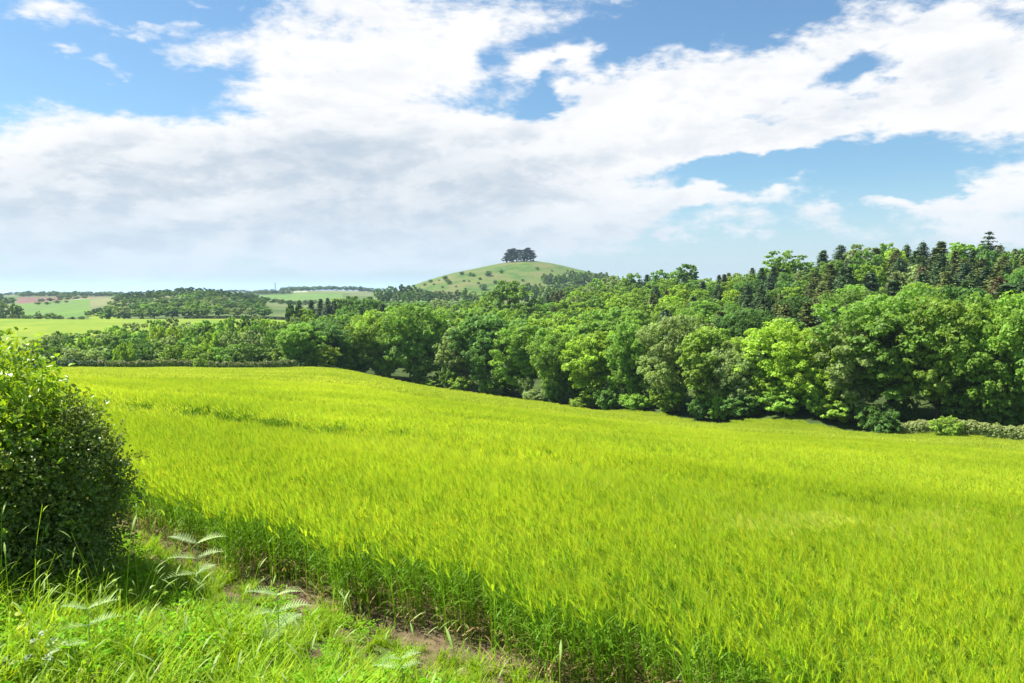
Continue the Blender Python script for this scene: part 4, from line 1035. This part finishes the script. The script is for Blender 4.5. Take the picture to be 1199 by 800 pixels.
# trees wholly behind nearer ones are not built
occ = np.full(2400, 900.0); vis = []
for t in sorted(ALLT, key=lambda q: q['Y']):
    c = 599.5 + F * t['x'] + 600; w = t['wpx'] / 2; a, b = int(max(0, c - w * .85)), int(min(2399, c + w * .85)) + 1
    if b <= a: continue
    seg = occ[a:b]; lim = 2.0 if t['Y'] > 400 else 3.0
    if not t['keep'] and not (seg.max() > t['top'] + lim): continue
    vis.append(t)
    u = (np.arange(a, b) - c) / max(w, 1); prof_ = t['top'] + (t['bot'] - t['top']) * (.05 + .30 * u * u + (.25 if t['kind'] in ('conifer', 'cedar') else 0) * np.abs(u))
    occ[a:b] = np.minimum(seg, prof_)
broads = sorted([t for t in vis if t['name'] == 'broadleaf_tree'], key=lambda q: -(q['wpx'] + (1000 if q['keep'] else 0)))
rest = broads[286:]; ids = set(id(t) for t in rest)
print('TREES', len(ALLT), 'visible', len(vis), 'broad', len(broads), 'rest', len(rest))
vis = [t for t in vis if id(t) not in ids]
for t in vis: build_tree(t)
if rest:
    pc = [(.15, .26, .04), (.08, .16, .03), (.18, .25, .08)]; ms = []
    for i, c_ in enumerate(pc):
        lm = leaf_mat('far_tree_leaves', c_, .42, .6, .2)
        for q in range(2):
            g, cen = broad_crown(1400 + q, 10, 10, 20, 8, 9, .75, .02, 1.0); gt = trunk_geo(cen, 5, 10, .3, 4)
            for V_, F_, T_ in zip(gt.V, gt.Fs, gt.T): g.add(V_, F_ + 0, 1, T_) if False else None
            ms.append(g.mesh('far_crown', [lm]))
    ix = [(2 * (0 if 'mid' in t['look'] or 'fresh' in t['look'] else 1 if 'deep' in t['look'] or 'dark' in t['look'] else 2)) + random.randrange(2) for t in rest]
    sc2 = [(t['scl'][0] * PROTO[t['kind']][t['v']][3] / 10,) * 2 + (t['scl'][2] * PROTO[t['kind']][t['v']][2] / 10,) for t in rest]
    scatter('distant_trees', [t['loc'] for t in rest], [(0, 0, t['rot']) for t in rest], sc2, ix, ms, 'smallest far trees in the belts and hedgerows on the horizon', 'trees')
rows = {}
for t in vis:
    if 'label' in t: tag(t['o'], t['label'], t['cat'])
    else: rows.setdefault(t['row'], []).append(t)
for rn, L_ in rows.items():
    L_.sort(key=lambda q: q['x'])
    for i, t in enumerate(L_):
        nm = {'broadleaf_tree': 'tree', 'conifer_tree': 'conifer', 'pine_tree': 'pine', 'edge_bush': 'bush', 'scrub_bush': 'bush'}[t['name']]
        o_ = ordn(i); frm = '' if o_ == 'leftmost' else ' from left'
        tag(t['o'], '%s %s, %s%s in %s' % (t['look'], nm, o_, frm, rn), nm, t['group'])

# ------------------------------------------------------------------ haze
def haze():
    m, nt, N, L = new_mat('haze_air'); out = N.new('ShaderNodeOutputMaterial')
    v = N.new('ShaderNodeVolumePrincipled'); v.inputs['Color'].default_value = (.46, .60, .78, 1); v.inputs['Density'].default_value = 1.05e-4; v.inputs['Anisotropy'].default_value = .2
    L.new(v.outputs[0], out.inputs['Volume'])
    x, y0, y1, z0, z1 = 30200, -30200, 30200, -90, 75
    V = np.array([(sx, sy, sz) for sz in (z0, z1) for sy in (y0, y1) for sx in (-x, x)], float)
    Fa = np.array([[0, 2, 3, 1], [4, 5, 7, 6], [0, 1, 5, 4], [2, 6, 7, 3], [0, 4, 6, 2], [1, 3, 7, 5]])
    o = obj('haze', mesh_from('haze', V, [Fa], [m])); tag(o, 'thin summer haze over the far countryside', 'haze', kind='stuff')
haze()

# ------------------------------------------------------------------ sky with clouds
SUN_EL, SUN_AZ = R(56), R(-76)          # azimuth from +Y, negative = left
def world():
    w = bpy.data.worlds.new('World'); sc.world = w; w.use_nodes = True; nt = w.node_tree; N, L = nt.nodes, nt.links; N.clear()
    out = N.new('ShaderNodeOutputWorld'); bg = N.new('ShaderNodeBackground')
    sky = N.new('ShaderNodeTexSky'); sky.sky_type = 'NISHITA'; sky.sun_disc = False; sky.sun_elevation = SUN_EL; sky.sun_rotation = SUN_AZ
    sky.air_density = 1.0; sky.dust_density = .6; sky.ozone_density = 2.0
    tc = N.new('ShaderNodeTexCoord'); sep = N.new('ShaderNodeSeparateXYZ'); L.new(tc.outputs['Generated'], sep.inputs[0])
    az = mth(N, L, 'ARCTAN2', sep.outputs[0], sep.outputs[1]); el = mth(N, L, 'ARCSINE', sep.outputs[2])
    def noise(vec, s, d=8, ro=.6, dist=0):
        nz = N.new('ShaderNodeTexNoise'); nz.inputs['Scale'].default_value = s; nz.inputs['Detail'].default_value = d; nz.inputs['Roughness'].default_value = ro; nz.inputs['Distortion'].default_value = dist
        L.new(vec, nz.inputs['Vector']); return nz.outputs[0]
    mp = N.new('ShaderNodeMapping'); mp.inputs['Scale'].default_value = (1, 1, 2.3); mp.inputs['Location'].default_value = (3.1, .7, .2); L.new(tc.outputs['Generated'], mp.inputs[0])
    mp2 = N.new('ShaderNodeMapping'); mp2.inputs['Scale'].default_value = (1, 1, 2.3); mp2.inputs['Location'].default_value = (3.1 - .02, .7, .2 + .035); L.new(tc.outputs['Generated'], mp2.inputs[0])
    warpx = mth(N, L, 'MULTIPLY', mth(N, L, 'SUBTRACT', noise(mp.outputs[0], 9, 4), .5), .16)
    warpy = mth(N, L, 'MULTIPLY', mth(N, L, 'SUBTRACT', noise(mp2.outputs[0], 11, 4), .5), .08)
    azw = mth(N, L, 'ADD', az, warpx); elw = mth(N, L, 'ADD', el, warpy)
    def blobs(lst, base, a_, e_):
        acc = None
        for (px, py, rx, ry, amp, tilt) in lst:
            a0 = math.atan((px - 599.5) / F); e0 = math.atan((338 - py) / F * math.cos(a0)); sx = rx / F; sy = ry / F
            c, s = math.cos(R(tilt)), math.sin(R(tilt))
            da = mth(N, L, 'SUBTRACT', a_, a0); de = mth(N, L, 'SUBTRACT', e_, e0)
            u = mth(N, L, 'ADD', mth(N, L, 'MULTIPLY', da, c / sx), mth(N, L, 'MULTIPLY', de, s / sx))
            v = mth(N, L, 'ADD', mth(N, L, 'MULTIPLY', da, -s / sy), mth(N, L, 'MULTIPLY', de, c / sy))
            d2 = mth(N, L, 'ADD', mth(N, L, 'MULTIPLY', u, u), mth(N, L, 'MULTIPLY', v, v))
            g = mth(N, L, 'MULTIPLY', mth(N, L, 'EXPONENT', mth(N, L, 'MULTIPLY', d2, -1.0)), amp)
            acc = g if acc is None else mth(N, L, 'ADD', acc, g)
        return mth(N, L, 'ADD', acc, base)
    B = [(470, 55, 210, 95, 1.2, 8), (60, 220, 260, 72, 1.15, 0), (300, 205, 260, 75, 1.0, 5), (560, 215, 240, 80, 1.0, 0), (730, 165, 180, 60, .9, 16), (900, 115, 240, 50, 1.0, 8),
         (1120, 95, 170, 75, 1.1, 0), (1010, 150, 240, 20, .5, 4), (1190, 215, 50, 50, .9, 0), (1110, 268, 150, 15, .7, 0), (250, 285, 520, 34, .6, 0), (650, 88, 75, 20, .8, 14),
         (80, 25, 45, 18, .62, 8), (120, 82, 26, 12, .5, -15), (225, 8, 30, 12, .5, 0), (235, 62, 60, 18, .55, 0), (180, 45, 40, 8, .4, 20), (110, 78, 30, 10, .3, -30), (830, 232, 75, 11, .6, 0), (1020, 243, 34, 11, .7, 3), (1085, 245, 40, 9, .6, 0), (945, 245, 24, 10, .6, 0),
         (910, 215, 22, 12, .6, 0), (860, 270, 34, 9, .55, 0), (1000, 219, 44, 10, .5, 0), (790, 269, 18, 8, .5, 0), (560, 270, 150, 34, .55, 0), (700, 18, 60, 14, .3, 0),
         (585, 112, 60, 30, -1.15, 10), (1010, 92, 60, 20, -1.25, 10), (865, 138, 60, 15, -1.25, 8), (900, 5, 190, 22, -.8, 6), (720, 62, 50, 26, -.8, 30), (640, 120, 40, 14, -.5, 30), (1010, 55, 60, 10, .3, 10), (700, 105, 50, 9, .35, 15), (1130, 232, 60, 7, .4, 3), (905, 255, 60, 7, .35, 0), (975, 200, 60, 6, .4, 5), (1130, 288, 130, 9, .5, 3), (790, 245, 60, 10, .45, 5), (60, 60, 40, 8, .4, -10), (300, 40, 30, 20, .3, 0), (150, 95, 170, 45, -.55, 0), (1040, 195, 200, 24, -.6, 0), (840, 200, 90, 16, -.45, 0), (850, 300, 220, 22, -.4, 0), (250, 130, 60, 22, -.2, 0)]
    dens = blobs(B, 0.0, azw, elw)
    n1 = noise(mp.outputs[0], 7, 11, .62, .15); n1b = noise(mp2.outputs[0], 7, 11, .62, .15)
    n2 = noise(mp.outputs[0], 24, 8, .62)
    f = mth(N, L, 'ADD', mth(N, L, 'MULTIPLY', mth(N, L, 'SUBTRACT', n1, .5), 2.6), mth(N, L, 'MULTIPLY', mth(N, L, 'SUBTRACT', n2, .5), 1.0))
    D = mth(N, L, 'ADD', mth(N, L, 'MULTIPLY', dens, .95), f)
    # out of the surveyed part of the sky: scattered cloud everywhere
    frontm = N.new('ShaderNodeMapRange'); frontm.interpolation_type = 'SMOOTHSTEP'; frontm.inputs[1].default_value = .62; frontm.inputs[2].default_value = .85; L.new(mth(N, L, 'ABSOLUTE', az), frontm.inputs[0])
    highm = N.new('ShaderNodeMapRange'); highm.interpolation_type = 'SMOOTHSTEP'; highm.inputs[1].default_value = .38; highm.inputs[2].default_value = .55; L.new(el, highm.inputs[0])
    away = mth(N, L, 'MAXIMUM', frontm.outputs[0], highm.outputs[0])
    D = mth(N, L, 'ADD', D, mth(N, L, 'MULTIPLY', away, .42))
    cov = N.new('ShaderNodeMapRange'); cov.interpolation_type = 'SMOOTHSTEP'; cov.inputs[1].default_value = .40; cov.inputs[2].default_value = 1.02; L.new(D, cov.inputs[0])
    # shaded, thicker bellies: where cloud stands above (towards the sun) less light comes through
    G = [(120, 195, 150, 24, .55, 0), (60, 240, 160, 34, .6, 0), (400, 195, 150, 34, .95, 3), (560, 225, 120, 30, .85, 0), (200, 245, 260, 28, .55, 0), (330, 262, 420, 26, .6, 0), (640, 190, 90, 22, .45, 10), (520, 270, 260, 26, .4, 0), (740, 215, 60, 16, .3, 0), (1090, 110, 110, 25, .25, 0), (945, 128, 70, 18, .2, 0), (100, 290, 400, 22, .4, 0)]
    gray = blobs(G, .02, azw, elw)
    nn = N.new('ShaderNodeMapRange'); nn.inputs[1].default_value = .36; nn.inputs[2].default_value = .66; L.new(n1b, nn.inputs[0])
    nn2 = N.new('ShaderNodeMapRange'); nn2.inputs[1].default_value = .35; nn2.inputs[2].default_value = .7; L.new(noise(mp2.outputs[0], 17, 8, .6), nn2.inputs[0])
    k = mth(N, L, 'ADD', mth(N, L, 'ADD', mth(N, L, 'MULTIPLY', nn.outputs[0], .75), mth(N, L, 'MULTIPLY', nn2.outputs[0], .40)), mth(N, L, 'ADD', mth(N, L, 'MULTIPLY', mth(N, L, 'SUBTRACT', noise(mp2.outputs[0], 3.4, 4, .5), .38), 2.2, True), -.05))
    sh = mth(N, L, 'MULTIPLY', gray, k)
    thick = N.new('ShaderNodeMapRange'); thick.inputs[1].default_value = .6; thick.inputs[2].default_value = 1.4; L.new(D, thick.inputs[0])
    grad = mth(N, L, 'ADD', mth(N, L, 'MULTIPLY', mth(N, L, 'SUBTRACT', n1b, n1), 3.2), .10, True)
    bil = mth(N, L, 'MULTIPLY', grad, mth(N, L, 'ADD', mth(N, L, 'MULTIPLY', thick.outputs[0], .75), mth(N, L, 'MULTIPLY', gray, .9)))
    sh = mth(N, L, 'SUBTRACT', 1.0, mth(N, L, 'EXPONENT', mth(N, L, 'MULTIPLY', mth(N, L, 'ADD', mth(N, L, 'MULTIPLY', sh, .8), bil), -1.0)), True)
    cm = N.new('ShaderNodeMix'); cm.data_type = 'RGBA'; L.new(sh, cm.inputs[0]); cm.inputs[6].default_value = (CW, CW, CW * 1.01, 1); cm.inputs[7].default_value = (CW * .47, CW * .58, CW * .70, 1)
    sk = N.new('ShaderNodeMix'); sk.data_type = 'RGBA'; sk.blend_type = 'MULTIPLY'; sk.inputs[0].default_value = 1; L.new(sky.outputs[0], sk.inputs[6]); sk.inputs[7].default_value = (SKS * SKT[0], SKS * SKT[1], SKS * SKT[2], 1)
    mx = N.new('ShaderNodeMix'); mx.data_type = 'RGBA'; L.new(cov.outputs[0], mx.inputs[0]); L.new(sk.outputs[2], mx.inputs[6]); L.new(cm.outputs[2], mx.inputs[7])
    lo = N.new('ShaderNodeMapRange'); lo.interpolation_type = 'SMOOTHSTEP'; lo.inputs[1].default_value = .14; lo.inputs[2].default_value = -.01; lo.inputs[3].default_value = 0; lo.inputs[4].default_value = .8; L.new(el, lo.inputs[0])
    m2 = N.new('ShaderNodeMix'); m2.data_type = 'RGBA'; L.new(lo.outputs[0], m2.inputs[0]); L.new(mx.outputs[2], m2.inputs[6]); m2.inputs[7].default_value = (CW * .66, CW * .79, CW * .93, 1)
    L.new(m2.outputs[2], bg.inputs[0]); bg.inputs[1].default_value = .068; L.new(bg.outputs[0], out.inputs[0])
    w.cycles.sampling_method = 'MANUAL'; w.cycles.sample_map_resolution = 512
CW = 6.3; SKS = .86; SKT = (.78, 1.0, 1.08)
world()
sun = bpy.data.lights.new('sun', 'SUN'); sun.energy = 4.9; sun.angle = R(.53); sun.color = (1, .965, .9)
so = bpy.data.objects.new('sun', sun); link(so)
sd = Vector((math.sin(SUN_AZ) * math.cos(SUN_EL), math.cos(SUN_AZ) * math.cos(SUN_EL), math.sin(SUN_EL)))
so.rotation_euler = sd.to_track_quat('Z', 'Y').to_euler()

# ------------------------------------------------------------------ camera and output
cam = bpy.data.cameras.new('camera'); cam.sensor_width = 36; cam.lens = 36 * F / 1199; cam.clip_start = .05; cam.clip_end = 80000
co = bpy.data.objects.new('camera', cam); link(co); co.rotation_euler = (math.pi / 2 - PITCH, 0, 0); sc.camera = co
sc.render.engine = 'CYCLES'
sc.view_settings.view_transform = 'Standard'; sc.view_settings.look = 'None'; sc.view_settings.gamma = 1; sc.view_settings.exposure = 1.27
sc.view_settings.use_curve_mapping = False
cy = sc.cycles; cy.max_bounces = 7; cy.diffuse_bounces = 4; cy.transmission_bounces = 4; cy.glossy_bounces = 2; cy.volume_bounces = 1; cy.transparent_max_bounces = 8
cy.use_denoising = True; cy.denoiser = 'OPENIMAGEDENOISE'; cy.sample_clamp_indirect = 6
